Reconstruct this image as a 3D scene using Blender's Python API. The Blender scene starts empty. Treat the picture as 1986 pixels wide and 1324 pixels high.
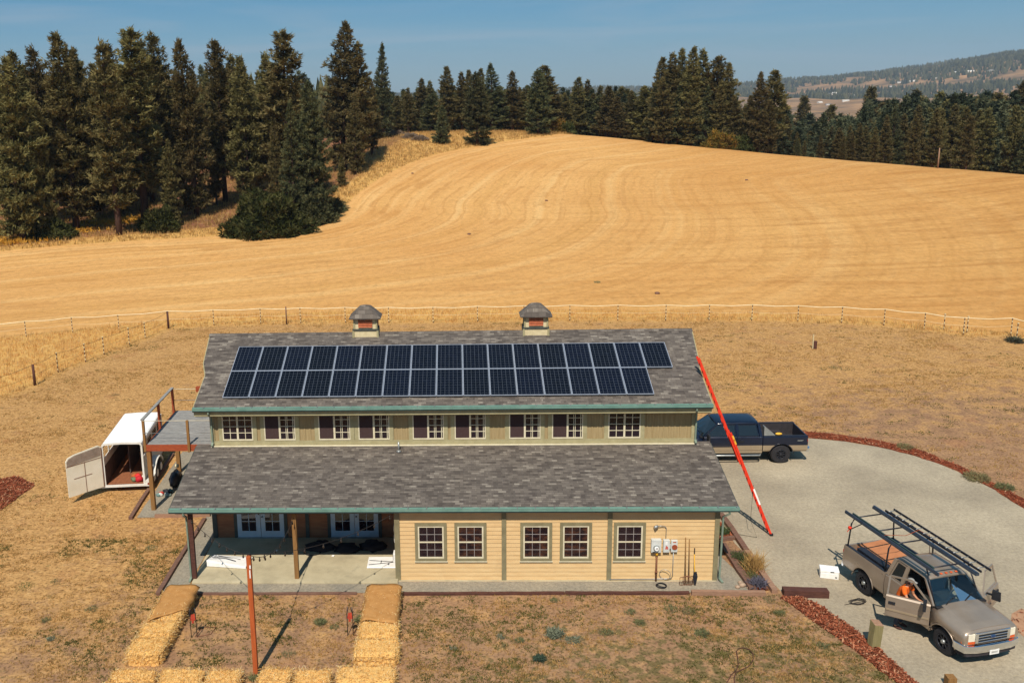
import bpy, bmesh, math, random
import numpy as np
from mathutils import Vector, Matrix, Quaternion, noise as mnoise
random.seed(7); RNG=np.random.default_rng(11)
SC=bpy.context.scene; COL=SC.collection
R=math.radians
# ---------------------------------------------------------------- camera
CF,CTH,CRO,CYA=1805.6,R(12.2923),R(-1.2543),R(-2.4360)
CX0,CY0=812.34,565.94
CAM=np.array([9.4861,-29.8778,16.8978])
_c,_s=math.cos(CRO),math.sin(CRO)
_R0=np.array([math.cos(CYA),-math.sin(CYA),0]); CFW=np.array([math.sin(CYA)*math.cos(CTH),math.cos(CYA)*math.cos(CTH),-math.sin(CTH)])
_U0=np.array([math.sin(CYA)*math.sin(CTH),math.cos(CYA)*math.sin(CTH),math.cos(CTH)])
CR=_c*_R0+_s*_U0; CU=-_s*_R0+_c*_U0
def ray(u,v): return CFW+(u-CX0)/CF*CR-(v-CY0)/CF*CU
def P(u,v,z=0.0):
    d=ray(u,v); return Vector(CAM+d*(z-CAM[2])/d[2])
def PY(u,v,y):
    d=ray(u,v); return Vector(CAM+d*(y-CAM[1])/d[1])
def PR(u,v,r):
    d=ray(u,v); return Vector(CAM+d*r/math.hypot(d[0],d[1]))
cam=bpy.data.cameras.new("camera"); camo=bpy.data.objects.new("camera",cam); COL.objects.link(camo)
camo.matrix_world=Matrix(((CR[0],CU[0],-CFW[0],CAM[0]),(CR[1],CU[1],-CFW[1],CAM[1]),(CR[2],CU[2],-CFW[2],CAM[2]),(0,0,0,1)))
cam.sensor_width=36; cam.lens=CF/1986*36; cam.shift_x=(993-CX0)/1986; cam.shift_y=(CY0-662)/1986
cam.clip_end=20000; cam.clip_start=.5; SC.camera=camo
# ---------------------------------------------------------------- object helpers
def tag(o,label=None,cat=None,group=None,kind=None):
    if label: o['label']=label
    if cat: o['category']=cat
    if group: o['group']=group
    if kind: o['kind']=kind
    return o
def empty(name,loc,rot=0.0,label=None,cat=None,group=None):
    o=bpy.data.objects.new(name,None); COL.objects.link(o); o.location=loc; o.rotation_euler=(0,0,rot); o.empty_display_size=.2
    return tag(o,label,cat,group)
class MB:
    """collects shapes; build() links them as ONE mesh object"""
    def __init__(s): s.v=[];s.f=[];s.m=[];s.sm=[];s.uv=None
    def add(s,vs,fs,mi=0,smooth=False):
        n=len(s.v); s.v+=[tuple(v) for v in vs]; s.f+=[tuple(i+n for i in f) for f in fs]; s.m+=[mi]*len(fs); s.sm+=[smooth]*len(fs); return s
    def box(s,a,b,mi=0):
        x0,y0,z0=[min(a[i],b[i]) for i in range(3)]; x1,y1,z1=[max(a[i],b[i]) for i in range(3)]
        return s.add([(x0,y0,z0),(x1,y0,z0),(x1,y1,z0),(x0,y1,z0),(x0,y0,z1),(x1,y0,z1),(x1,y1,z1),(x0,y1,z1)],
            [(0,3,2,1),(4,5,6,7),(0,1,5,4),(1,2,6,5),(2,3,7,6),(3,0,4,7)],mi)
    def hexa(s,p,mi=0):  # p: bottom 4 ccw, top 4 ccw
        return s.add(p,[(0,3,2,1),(4,5,6,7),(0,1,5,4),(1,2,6,5),(2,3,7,6),(3,0,4,7)],mi)
    def beam(s,a,b,w,h,up=(0,0,1),mi=0):
        a=Vector(a);b=Vector(b);d=(b-a).normalized();u=Vector(up)
        if abs(d.dot(u))>.98:u=Vector((1,0,0))
        r=d.cross(u).normalized()*w/2;u=r.cross(d).normalized()*h/2
        return s.hexa([a-r-u,a+r-u,b+r-u,b-r-u,a-r+u,a+r+u,b+r+u,b-r+u],mi)
    def cyl(s,a,b,r0,r1=None,n=10,mi=0,smooth=True,caps=True):
        a=Vector(a);b=Vector(b);r1=r0 if r1 is None else r1;d=(b-a).normalized()
        t=Vector((0,0,1)) if abs(d.z)<.9 else Vector((1,0,0)); x=d.cross(t).normalized();y=d.cross(x)
        vs=[];
        for k in range(n):
            q=2*math.pi*k/n;e=x*math.cos(q)+y*math.sin(q);vs+=[a+e*r0,b+e*r1]
        s.add(vs,[(2*k,2*((k+1)%n),2*((k+1)%n)+1,2*k+1) for k in range(n)],mi,smooth)
        if caps: s.add([vs[2*k] for k in range(n)],[tuple(range(n))[::-1]],mi); s.add([vs[2*k+1] for k in range(n)],[tuple(range(n))],mi)
        return s
    def tube(s,pts,r,n=6,mi=0):
        pts=[Vector(p) for p in pts]; rings=[]
        for i,p in enumerate(pts):
            d=(pts[min(i+1,len(pts)-1)]-pts[max(i-1,0)]).normalized()
            t=Vector((0,0,1)) if abs(d.z)<.9 else Vector((1,0,0)); x=d.cross(t).normalized();y=d.cross(x)
            rr=r[i] if isinstance(r,(list,tuple)) else r
            rings.append([p+x*math.cos(2*math.pi*k/n)*rr+y*math.sin(2*math.pi*k/n)*rr for k in range(n)])
        vs=[q for g in rings for q in g]; fs=[]
        for i in range(len(rings)-1):
            for k in range(n): fs.append((i*n+k,i*n+(k+1)%n,(i+1)*n+(k+1)%n,(i+1)*n+k))
        fs.append(tuple(range(n))[::-1]); fs.append(tuple((len(rings)-1)*n+k for k in range(n)))
        return s.add(vs,fs,mi,True)
    def loft(s,secs,mi=0,smooth=False,caps=True):  # closed sections with same count
        n=len(secs[0]);vs=[q for g in secs for q in g];fs=[]
        for i in range(len(secs)-1):
            for k in range(n): fs.append((i*n+k,i*n+(k+1)%n,(i+1)*n+(k+1)%n,(i+1)*n+k))
        s.add(vs,fs,mi,smooth)
        if caps:
            s.add(secs[0],[tuple(range(n))[::-1]],mi); s.add(secs[-1],[tuple(range(n))],mi)
        return s
    def poly(s,pts,mi=0): return s.add(pts,[tuple(range(len(pts)))],mi)
    def prism(s,pts,off,mi=0):
        off=Vector(off);a=[Vector(p) for p in pts];b=[p+off for p in a];n=len(a)
        return s.add(a+b,[tuple(range(n))[::-1],tuple(range(n,2*n))]+[(k,(k+1)%n,n+(k+1)%n,n+k) for k in range(n)],mi)
    def torus(s,c,ax,R0,r,n=20,k=8,mi=0):
        c=Vector(c);ax=Vector(ax).normalized();t=Vector((0,0,1)) if abs(ax.z)<.9 else Vector((1,0,0));x=ax.cross(t).normalized();y=ax.cross(x)
        vs=[];fs=[]
        for i in range(n):
            e=x*math.cos(2*math.pi*i/n)+y*math.sin(2*math.pi*i/n)
            for j in range(k):
                q=2*math.pi*j/k; vs.append(c+e*(R0+r*math.cos(q))+ax*r*math.sin(q))
        for i in range(n):
            for j in range(k): fs.append((i*k+j,((i+1)%n)*k+j,((i+1)%n)*k+(j+1)%k,i*k+(j+1)%k))
        return s.add(vs,fs,mi,True)
    def ball(s,c,r,n=10,m=7,mi=0,jit=0):
        c=Vector(c);r=Vector(r) if hasattr(r,'__len__') else Vector((r,r,r));vs=[];fs=[]
        for i in range(m+1):
            th=math.pi*i/m
            for k in range(n):
                q=2*math.pi*k/n;e=Vector((math.sin(th)*math.cos(q),math.sin(th)*math.sin(q),math.cos(th)))
                j=1+jit*(mnoise.noise(e*2.3+c*3)) if jit else 1
                vs.append(c+Vector((e.x*r.x,e.y*r.y,e.z*r.z))*j)
        for i in range(m):
            for k in range(n): fs.append((i*n+k,(i+1)*n+k,(i+1)*n+(k+1)%n,i*n+(k+1)%n))
        return s.add(vs,fs,mi,True)
    def xf(s,M): s.v=[tuple(M@Vector(v)) for v in s.v]; return s
    def build(s,name,mats,parent=None,loc=None,bevel=0,fix=True,world=False):
        """verts are in the parent's frame unless world=True (then the parent's location is subtracted)"""
        off=Vector((0,0,0))
        if parent is not None and world: off=Vector(parent_world(parent))
        elif parent is None: off=Vector(loc) if loc is not None else Vector((0,0,0))
        me=bpy.data.meshes.new(name)
        me.from_pydata([Vector(v)-off for v in s.v],[],s.f)
        for m in (mats if isinstance(mats,(list,tuple)) else [mats]): me.materials.append(m)
        me.polygons.foreach_set('material_index',s.m); me.polygons.foreach_set('use_smooth',s.sm)
        if fix:
            bm=bmesh.new();bm.from_mesh(me);bmesh.ops.remove_doubles(bm,verts=bm.verts,dist=1e-5);bmesh.ops.recalc_face_normals(bm,faces=bm.faces)
            if bevel:
                es=[e for e in bm.edges if len(e.link_faces)==2 and e.calc_face_angle(0)>.5]
                bmesh.ops.bevel(bm,geom=es,offset=bevel,segments=1 if bevel<.02 else 2,affect='EDGES',profile=.5,clamp_overlap=True)
            bm.to_mesh(me);bm.free()
        me.update()
        o=bpy.data.objects.new(name,me);COL.objects.link(o)
        if parent is not None: o.parent=parent
        else: o.location=off
        return o
def parent_world(p):
    v=Vector((0,0,0))
    while p is not None: v+=p.location; p=p.parent
    return v
def copy_tree(o,parent=None):
    c=o.copy();COL.objects.link(c);c.parent=parent
    for ch in list(o.children): copy_tree(ch,c)
    return c
def np_mesh(name,V,F,mat,smooth=False,attr=None):
    V=np.asarray(V,np.float32);F=np.asarray(F,np.int32);k=F.shape[1]
    me=bpy.data.meshes.new(name);me.vertices.add(len(V));me.vertices.foreach_set('co',V.ravel())
    me.loops.add(F.size);me.loops.foreach_set('vertex_index',F.ravel());me.polygons.add(len(F))
    me.polygons.foreach_set('loop_start',np.arange(0,F.size,k,dtype=np.int32))
    me.update(calc_edges=True);me.materials.append(mat)
    if smooth: me.polygons.foreach_set('use_smooth',np.ones(len(F),bool))
    for n,a in (attr or {}).items():
        at=me.attributes.new(n,'FLOAT','POINT');at.data.foreach_set('value',np.asarray(a,np.float32))
    me.validate(); return me
def np_obj(name,me,parent=None,loc=(0,0,0)):
    o=bpy.data.objects.new(name,me);COL.objects.link(o);o.location=loc;o.parent=parent;return o
# ---------------------------------------------------------------- materials
def srgb(h):
    h=h.lstrip('#');c=[int(h[i:i+2],16)/255 for i in (0,2,4)]
    return tuple(((x/12.92) if x<=.04045 else ((x+.055)/1.055)**2.4) for x in c)+(1,)
class NT:
    def __init__(s,name):
        s.m=bpy.data.materials.new(name);s.m.use_nodes=True;s.t=s.m.node_tree;s.n=s.t.nodes;s.b=s.n['Principled BSDF']
    def new(s,typ,**k):
        n=s.n.new(typ)
        for a,v in k.items():
            if a.startswith('i_'):
                key=a[2:].replace('_',' ')
                key=int(key) if key.isdigit() else key
                n.inputs[key].default_value=v
            else: setattr(n,a,v)
        return n
    def l(s,a,b): s.t.links.new(a,b)
    def coord(s,kind='Object',scale=(1,1,1),loc=(0,0,0)):
        c=s.new('ShaderNodeTexCoord');m=s.new('ShaderNodeMapping');m.inputs['Scale'].default_value=scale;m.inputs['Location'].default_value=loc;s.l(c.outputs[kind],m.inputs[0]);return m.outputs[0]
    def noise(s,vec,scale,detail=4,rough=.55,dist=0,out='Fac'):
        n=s.new('ShaderNodeTexNoise');n.inputs['Scale'].default_value=scale;n.inputs['Detail'].default_value=detail;n.inputs['Roughness'].default_value=rough;n.inputs['Distortion'].default_value=dist
        if vec is not None:s.l(vec,n.inputs['Vector'])
        return n.outputs[out]
    def ramp(s,fac,stops,interp='LINEAR'):
        r=s.new('ShaderNodeValToRGB');r.color_ramp.interpolation=interp;e=r.color_ramp.elements
        while len(e)<len(stops): e.new(.5)
        for i,(p,c) in enumerate(stops):
            e[i].position=p;e[i].color=c if not isinstance(c,(int,float)) else (c,c,c,1)
        s.l(fac,r.inputs[0]);return r.outputs[0]
    def mix(s,fac,a,b,mode='MIX'):
        m=s.new('ShaderNodeMix',data_type='RGBA',blend_type=mode)
        for sock,v in ((m.inputs[0],fac),(m.inputs[6],a),(m.inputs[7],b)):
            if isinstance(v,(int,float)): sock.default_value=v
            elif isinstance(v,tuple): sock.default_value=v
            else: s.l(v,sock)
        return m.outputs[2]
    def math(s,op,a,b=None,clamp=False):
        m=s.new('ShaderNodeMath',operation=op,use_clamp=clamp)
        for i,v in enumerate((a,b)):
            if v is None: continue
            if isinstance(v,(int,float)): m.inputs[i].default_value=v
            else: s.l(v,m.inputs[i])
        return m.outputs[0]
    def attr(s,name,out='Fac'):
        a=s.new('ShaderNodeAttribute',attribute_name=name);return a.outputs[out]
    def bump(s,h,strength=.5,dist=.02):
        b=s.new('ShaderNodeBump');b.inputs['Strength'].default_value=strength;b.inputs['Distance'].default_value=dist;s.l(h,b.inputs['Height']);s.l(b.outputs[0],s.b.inputs['Normal']);return b
    def fin(s,col=None,rough=.8,metal=0,spec=.5,**k):
        if col is not None:
            if isinstance(col,tuple): s.b.inputs['Base Color'].default_value=col
            else: s.l(col,s.b.inputs['Base Color'])
        if isinstance(rough,(int,float)): s.b.inputs['Roughness'].default_value=rough
        else: s.l(rough,s.b.inputs['Roughness'])
        s.b.inputs['Metallic'].default_value=metal;s.b.inputs['Specular IOR Level'].default_value=spec
        for a,v in k.items(): s.b.inputs[a.replace('_',' ')].default_value=v
        return s.m
def leafy(n,col,trans=.35,rough=.8):
    d=n.new('ShaderNodeBsdfDiffuse');t=n.new('ShaderNodeBsdfTranslucent');m=n.new('ShaderNodeMixShader');m.inputs[0].default_value=trans
    n.l(col,d.inputs[0]);n.l(col,t.inputs[0]);n.l(d.outputs[0],m.inputs[1]);n.l(t.outputs[0],m.inputs[2]);n.n.remove(n.b);n.l(m.outputs[0],n.n['Material Output'].inputs['Surface']);return n.m
def simple(name,c1,c2=None,scale=6,rough=.75,bump=0,bscale=30,metal=0,spec=.4,stretch=(1,1,1),**k):
    n=NT(name);c1=srgb(c1) if isinstance(c1,str) else c1
    c2=c2 or tuple(x*.72 for x in c1[:3])+(1,);c2=srgb(c2) if isinstance(c2,str) else c2
    v=n.coord('Object',stretch);f=n.noise(v,scale,5,.6);f=n.ramp(f,[(.3,0.),(.7,1.)])
    col=n.mix(f,c1,c2)
    if bump: n.bump(n.noise(v,bscale,4),bump,.02)
    return n.fin(col,rough,metal,spec,**k)
# ================================================================= MATERIALS
K=.80
def L_(h,k=K):
    c=srgb(h);return tuple(x*k for x in c[:3])+(1,)
def m_shingle(name,along='x'):
    n=NT(name);tc=n.new('ShaderNodeTexCoord');sp=n.new('ShaderNodeSeparateXYZ');n.l(tc.outputs['Object'],sp.inputs[0])
    cb=n.new('ShaderNodeCombineXYZ');n.l(sp.outputs[0],cb.inputs[0]);n.l(sp.outputs[1],cb.inputs[1])
    def brick(w,h,off,c1,c2,mort,ms):
        b=n.new('ShaderNodeTexBrick',offset=off,squash=1.0);n.l(cb.outputs[0],b.inputs['Vector']);b.inputs['Scale'].default_value=1
        b.inputs['Brick Width'].default_value=w;b.inputs['Row Height'].default_value=h;b.inputs['Mortar Size'].default_value=ms
        b.inputs['Color1'].default_value=c1;b.inputs['Color2'].default_value=c2;b.inputs['Mortar'].default_value=mort;b.inputs['Mortar Smooth'].default_value=.3;return b
    b1=brick(.30,.105,.43,(.0,.0,.0,1),(1,1,1,1),(.2,.2,.2,1),.006)
    b2=brick(.19,.105,.31,(.0,.0,.0,1),(1,1,1,1),(.3,.3,.3,1),.002)
    f=n.mix(.38,b1.outputs[0],b2.outputs[0])
    col=n.ramp(f,[(.1,L_('#574f49')),(.45,L_('#6d645c')),(.75,L_('#7f756b')),(.95,L_('#9a9083'))])
    big=n.ramp(n.noise(cb.outputs[0],.55,3),[(.3,(.94,.94,.95,1)),(.75,(1.05,1.04,1.02,1))])
    col=n.mix(1.0,col,big,'MULTIPLY')
    gr=n.ramp(n.noise(cb.outputs[0],60,2),[(.3,.82),(.7,1.15)]);col=n.mix(1.0,col,gr,'MULTIPLY')
    # butt-edge relief of every course
    row=n.math('FRACT',n.math('DIVIDE',sp.outputs[1],.105));n.bump(n.math('ADD',n.math('MULTIPLY',row,-.8),b1.outputs['Fac']),.6,.012)
    return n.fin(col,.92,0,.2)
def m_wood(name,a,b,axis=(1,1,12),scale=3,rough=.8):
    n=NT(name);v=n.coord('Object',axis);f=n.ramp(n.noise(v,scale,6,.65),[(.3,0.),(.7,1.)])
    n.bump(f,.3,.01);return n.fin(n.mix(f,L_(a),L_(b)),rough,0,.3)
def m_siding(name,a,b):
    n=NT(name);tc=n.new('ShaderNodeTexCoord');v=n.coord('Object',(1.2,1,7))
    f=n.ramp(n.noise(v,1.5,4,.6),[(.25,0.),(.75,1.)]);c=n.mix(f,L_(a),L_(b))
    d=n.ramp(n.noise(n.coord('Object',(1,1,.3)),2.1,5,.7),[(.55,0.),(.8,.22)]);c=n.mix(d,c,L_('#a07c55'))
    n.bump(n.noise(n.coord('Object',(2,2,40)),4,3),.12,.01);return n.fin(c,.7,0,.3)
M={}
M['shingle']=m_shingle('asphalt_shingle')
M['siding']=m_siding('tan_siding','#f2cf98','#e2b981')
M['cedar']=m_siding('cedar_siding','#b4784f','#8d573b')
M['upper']=m_wood('upper_siding','#bfa87c','#a18a60',(9,9,.6),2)
M['olive']=simple('olive_trim','#8c8262','#776e52',4)
M['olive_light']=simple('light_olive','#aaa17c','#968c68',4)
M['dark_trim']=simple('dark_olive','#4d4f48','#3c3f3b',4)
M['white']=simple('white_frame','#dfd5b8','#cbbf9f',5,rough=.55)
M['gutter']=simple('gutter_green','#83a698','#6b9184',3,rough=.45)
M['gutter_dark']=simple('gutter_shade','#3a4a46','#2f3d3a',3,rough=.5)  # gutter green with its underside shade put into the colour; also a rack channel
M['downspout']=simple('downspout_green','#84917f','#6d7b6c',3,rough=.5)
M['door']=simple('door_blue','#b4c2cc','#a5b4bf',4,rough=.5)
M['glass']=NT('window_glass').fin((.018,.010,.014,1),.06,0,.6)
n=NT('room_glass');f=n.ramp(n.noise(n.coord('Object',(1,1,2)),3.2,3),[(.45,0.),(.7,1.)]);M['glass2']=n.fin(n.mix(f,(.016,.009,.012,1),(.09,.035,.02,1)),.08,0,.6)
M['screen']=simple('insect_screen','#4c3c3a','#443433',20,rough=.95,spec=.1)
M['concrete']=None
n=NT('concrete');v=n.coord('Object');f=n.ramp(n.noise(v,.9,6,.65),[(.25,L_('#a89a7c')),(.5,L_('#c6b794')),(.8,L_('#d9cba8'))]);st=n.ramp(n.noise(v,2.2,5,.7,.6),[(.55,0.),(.75,.35)]);n.bump(n.noise(v,40,3),.15,.01);M['concrete']=n.fin(n.mix(st,f,L_('#7d7766')),.9)
M['post']=m_wood('post_wood','#a57b48','#8a6136',(12,12,1),2)
M['redwood']=m_wood('red_stained_wood','#b55a34','#96452a',(2,2,6),3)
M['orangepost']=m_wood('orange_stained_wood','#cf6a35','#b25528',(9,9,.7),2)
M['timber']=m_wood('old_timber','#8f6b58','#6c4d40',(1.5,6,6),2.5)
M['timber_dark']=m_wood('dark_timber','#6d4538','#4d2f28',(1.5,6,6),2.5)
M['timber_light']=m_wood('pale_timber','#b48c70','#93705a',(1.5,6,6),2.5)
M['deckboard']=m_wood('weathered_deck','#aeaba4','#817d7a',(1.5,5,2),3)
M['louver']=simple('louver_orange','#c9714c','#a55534',8)
M['cream']=simple('cupola_cream','#d9c9a0','#c2b189',6)
M['metal']=simple('galvanised_metal','#aeb0ae','#8f9290',6,rough=.4,metal=.6)
M['black']=simple('black_rubber','#26262a','#17171a',9,rough=.7)
M['blackmetal']=simple('black_steel','#23242a','#34353c',9,rough=.4,metal=.3)
M['whiteplastic']=simple('white_plastic','#f6f3ee','#e4e0d8',5,rough=.5)
M['rust']=simple('rusty_steel','#8a5a3c','#6a4230',20)
M['orange']=simple('ladder_orange','#e63a1c','#cc2e14',6,rough=.45)
M['yellow']=simple('yellow_paint','#eab53a','#d8a02e',6,rough=.5)
M['wire']=simple('dark_wire','#3a322c','#2a2420',6)
# ================================================================= HOUSE
LN=18.29
house=empty('barn_house',(0,0,0),0,'long tan and olive monitor barn with grey shingle roofs and a covered porch','house')
def part(mb,name,mat,parent=None,**k): return mb.build(name,mat,parent if parent is not None else house,**k)
def clap(mb,x0,x1,z0,z1,y,h=.155,face=-1,mi=0,x=None):
    """lap boards on a wall facing -y (or on x = const when x is given, facing `face`)"""
    k=int(math.ceil((z1-z0)/h))
    for i in range(k):
        a=z0+i*h;b=min(a+h,z1)
        if x is None:
            mb.add([(x0,y-.022,a),(x1,y-.022,a),(x1,y-.004,b),(x0,y-.004,b)],[(0,1,2,3)],mi)
            mb.add([(x0,y,a),(x1,y,a),(x1,y-.022,a),(x0,y-.022,a)],[(0,1,2,3)],mi)
        else:
            f=face
            mb.add([(x+f*.022,x0,a),(x+f*.022,x1,a),(x+f*.004,x1,b),(x+f*.004,x0,b)],[(0,1,2,3)],mi)
            mb.add([(x,x0,a),(x,x1,a),(x+f*.022,x1,a),(x+f*.022,x0,a)],[(0,1,2,3)],mi)
ZW=2.80; PX=7.27; YB=3.05; W1=3.445; YR=7.384
w=MB();clap(w,PX,LN,0.02,ZW,0);part(w,'front_wall',M['siding'],fix=False)
w=MB();w.box((PX,.002,-.1),(LN,.12,ZW));w.box((LN-.12,.12,-.1),(LN-.002,W1+7.9,2.9));w.box((LN-.12,W1,2.9),(LN-.002,11.3,5.3))
w.box((.02,YB+.06,-.1),(.14,14.7,2.9));w.box((.02,W1,2.9),(.14,11.3,5.3))
for xx in (.02,LN-.12): w.prism([(xx,W1,5.3),(xx,11.3,5.3),(xx,YR,6.9)],(.118,0,0))
w.box((.14,14.6,-.1),(LN-.12,14.72,2.9));w.box((.14,11.2,3.6),(LN-.12,11.3,5.3));part(w,'side_and_rear_wall',M['siding'])
w=MB();clap(w,.02,PX,0.1,2.9,YB);part(w,'porch_wall',M['cedar'],fix=False)
w=MB();w.box((.14,YB+.003,.0),(PX,YB+.06,3.0));w.box((PX-.0,.12,0),(PX+.1,YB+.06,2.9));part(w,'porch_inner_wall',M['cedar'])
w=MB();clap(w,.13,YB,0.1,ZW,0,x=PX,face=-1);part(w,'porch_side_wall',M['cedar'],fix=False)
# clerestory wall: boards and battens
w=MB();w.box((.02,W1,3.5),(LN-.02,W1+.12,5.4))
bx=.1
while bx<LN-.1: w.box((bx,W1-.02,3.86),(bx+.045,W1,5.35));bx+=.205
part(w,'clerestory_wall',M['upper'])
w=MB();w.box((0,W1-.045,3.74),(LN,W1-.022,3.90));w.box((-.02,W1-.05,3.9),(.13,W1-.022,5.3));w.box((LN-.13,W1-.05,3.9),(LN+.02,W1-.022,5.3));part(w,'clerestory_trim',M['olive_light'])
w=MB();w.beam((0,W1-.10,3.715),(LN,W1-.10,3.715),.1,.03);part(w,'flashing',M['white'])
# corner boards of the front wall
for i,(a,b) in enumerate([(7.18,7.36),(10.905,11.065),(14.55,14.71),(18.2,18.36)]):
    w=MB();w.box((a,-.055,0.0),(b,-.024,ZW))
    if i==0:w.box((a,-.054,0),(a+.05,.13,ZW))
    if i==3:w.box((b-.04,-.054,0),(b,.14,ZW))
    part(w,'corner_board',M['olive'])
for a,b in ((-.08,.06),(3.53,3.67),(.76,.88),(2.71,2.83),(4.38,4.5),(6.35,6.47)):
    w=MB();w.box((a,YB-.055,.1),(b,YB-.024,2.75));part(w,'porch_trim_board',M['dark_trim'])
w=MB();w.box((-.02,YB-.05,.1),(.1,YB+.06,2.8));part(w,'corner_board',M['dark_trim'])
# slab
w=MB();w.box((-.02,-.28,-.12),(PX-.001,YB,.08));w.box((PX,-.10,-.12),(LN+.05,.0,.015));part(w,'porch_slab',M['concrete'],bevel=.01)
# roofs ---------------------------------------------------------------
s1=(3.718-2.873)/(W1+.246); s2=(7.067-5.463)/(YR-2.853)
def slab_roof(mb,pts,th=.11):  # pts on the top surface
    mb.prism(pts,(0,0,-th))
w=MB();pts=[(-.595,-.246,2.873),(18.885,-.246,2.873),(18.885,W1+.06,3.718+.06*s1),(-.595,W1+.06,3.718+.06*s1)];slab_roof(w,pts);lower_roof=part(w,'porch_roof',M['shingle'])
w=MB();yb=2*YR
pts=[(18.885,yb+.246,2.873),(-.595,yb+.246,2.873),(-.595,yb-W1,3.718),(18.885,yb-W1,3.718)];slab_roof(w,pts);part(w,'rear_shed_roof',M['shingle'])
ye=2.853;ze=5.463
def rp(y): return ze+(y-ye)*s2
A=[(-.434,ye,ze),(18.724,ye,ze),(18.724,4.75,rp(4.75)),(18.84,5.5,rp(5.5)),(19.02,YR,rp(YR)),(-.86,YR,rp(YR)),(-.68,5.5,rp(5.5)),(-.434,4.75,rp(4.75))]
w=MB();slab_roof(w,A,.12);main_roof=part(w,'main_roof',M['shingle'])
B=[(x,2*YR-y,z) for x,y,z in A][::-1];w=MB();slab_roof(w,B,.12);part(w,'main_roof_rear',M['shingle'])
w=MB();w.prism([(-.88,YR-.16,rp(YR-.16)+.012),(-.88,YR,rp(YR)+.04),(-.88,YR+.16,rp(YR-.16)+.012),(-.88,YR,rp(YR)-.02)],(19.92,0,0));part(w,'ridge_cap',M['shingle'])
# rake boards and fascias
w=MB()
for x in (-.60,18.89): w.prism([(x,-.246,2.85),(x,W1,3.695),(x,W1,3.52),(x,-.246,2.68)],(-.03 if x<0 else .03,0,0))
w.box((-.6,-.243,2.70),(18.89,-.215,2.80));part(w,'porch_roof_fascia',M['dark_trim'])
w=MB()
for x,xq,xr in ((-.44,-.685,-.865),(18.73,18.845,19.025)):
    d=-.03 if x<0 else .03
    w.prism([(x,ye,ze-.02),(x,4.75,rp(4.75)-.02),(x,4.75,rp(4.75)-.22),(x,ye,ze-.22)],(d,0,0))
    w.beam((x+d/2,4.75,rp(4.75)-.11),(xq+d/2,5.5,rp(5.5)-.11),.03,.18);w.beam((xq+d/2,5.5,rp(5.5)-.11),(xr+d/2,YR,rp(YR)-.11),.03,.18);w.beam((xr+d/2,YR,rp(YR)-.11),(xq+d/2,2*YR-5.5,rp(5.5)-.11),.03,.18)
w.box((-.44,ye+.01,5.10),(18.73,ye+.045,5.36));part(w,'main_roof_fascia',M['olive_light'])
w=MB();w.prism([(-.55,-.2,2.74),(18.85,-.2,2.74),(18.85,.0,2.79),(-.55,0,2.79)],(0,0,-.03));part(w,'porch_soffit',M['cedar'])
w=MB();w.box((-.4,ye+.05,5.06),(18.7,W1,5.10));part(w,'main_soffit',M['olive'])
def gutter(y,z,x0,x1,name):
    w=MB();ya,yb_=y-.125,y
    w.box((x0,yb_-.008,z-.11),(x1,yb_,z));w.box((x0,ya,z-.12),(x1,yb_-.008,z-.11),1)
    w.prism([(x0,ya+.02,z-.11),(x0,ya+.028,z-.11),(x0,ya+.008,z+.002),(x0,ya,z+.002)],(x1-x0,0,0))
    w.box((x0,ya-.006,z-.006),(x1,ya+.012,z+.006));w.box((x0,ya,z-.11),(x0+.006,yb_,z));w.box((x1-.006,ya,z-.11),(x1,yb_,z))
    w.box((x0,ya+.02,z-.16),(x1,ya+.03,z-.12),1)  # dark strip standing in for the shadow below the gutter
    g=w.build(name,[M['gutter'],M['gutter_dark']],house)
    x=x0+.4
    while x<x1: h=MB();h.box((x,ya-.004,z-.002),(x+.035,yb_,z+.012));x+=.62+random.uniform(-.03,.03);h.build('gutter_hanger',M['metal'],g)
gutter(-.249,2.87,-.62,18.91,'gutter');gutter(ye-.003,5.455,-.46,18.75,'gutter')
def spout(pts,name='downspout',r=(.08,.06)):
    w=MB()
    for a,b in zip(pts[:-1],pts[1:]): w.beam(a,b,r[0],r[1])
    return w.build(name,M['downspout'],house,bevel=.006)
spout([(18.17,2.8,5.36),(18.17,2.8,5.2),(18.3,3.3,5.02),(18.3,3.36,3.86),(18.3,3.2,3.78)])
spout([(.12,2.8,5.36),(.12,2.8,5.2),(.06,3.3,5.02),(.06,3.36,3.86),(.06,3.2,3.78)])
spout([(18.6,-.32,2.76),(18.6,-.3,2.62),(18.45,-.1,2.42),(18.43,-.06,.1),(18.5,-.25,.04)])
spout([(-.12,-.32,2.76),(-.12,-.3,2.62),(-.12,-.02,2.42),(-.11,0,.1),(-.12,-.2,.04)])
# porch posts and beam
for x in (.02,3.68):
    w=MB();w.box((x-.075,-.075,.08),(x+.075,.075,2.56));part(w,'porch_post',M['post' if x>1 else 'timber_dark'],bevel=.006)
w=MB();w.box((-.5,-.07,2.56),(7.18,.07,2.74));part(w,'porch_beam',M['timber_dark'])
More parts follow.
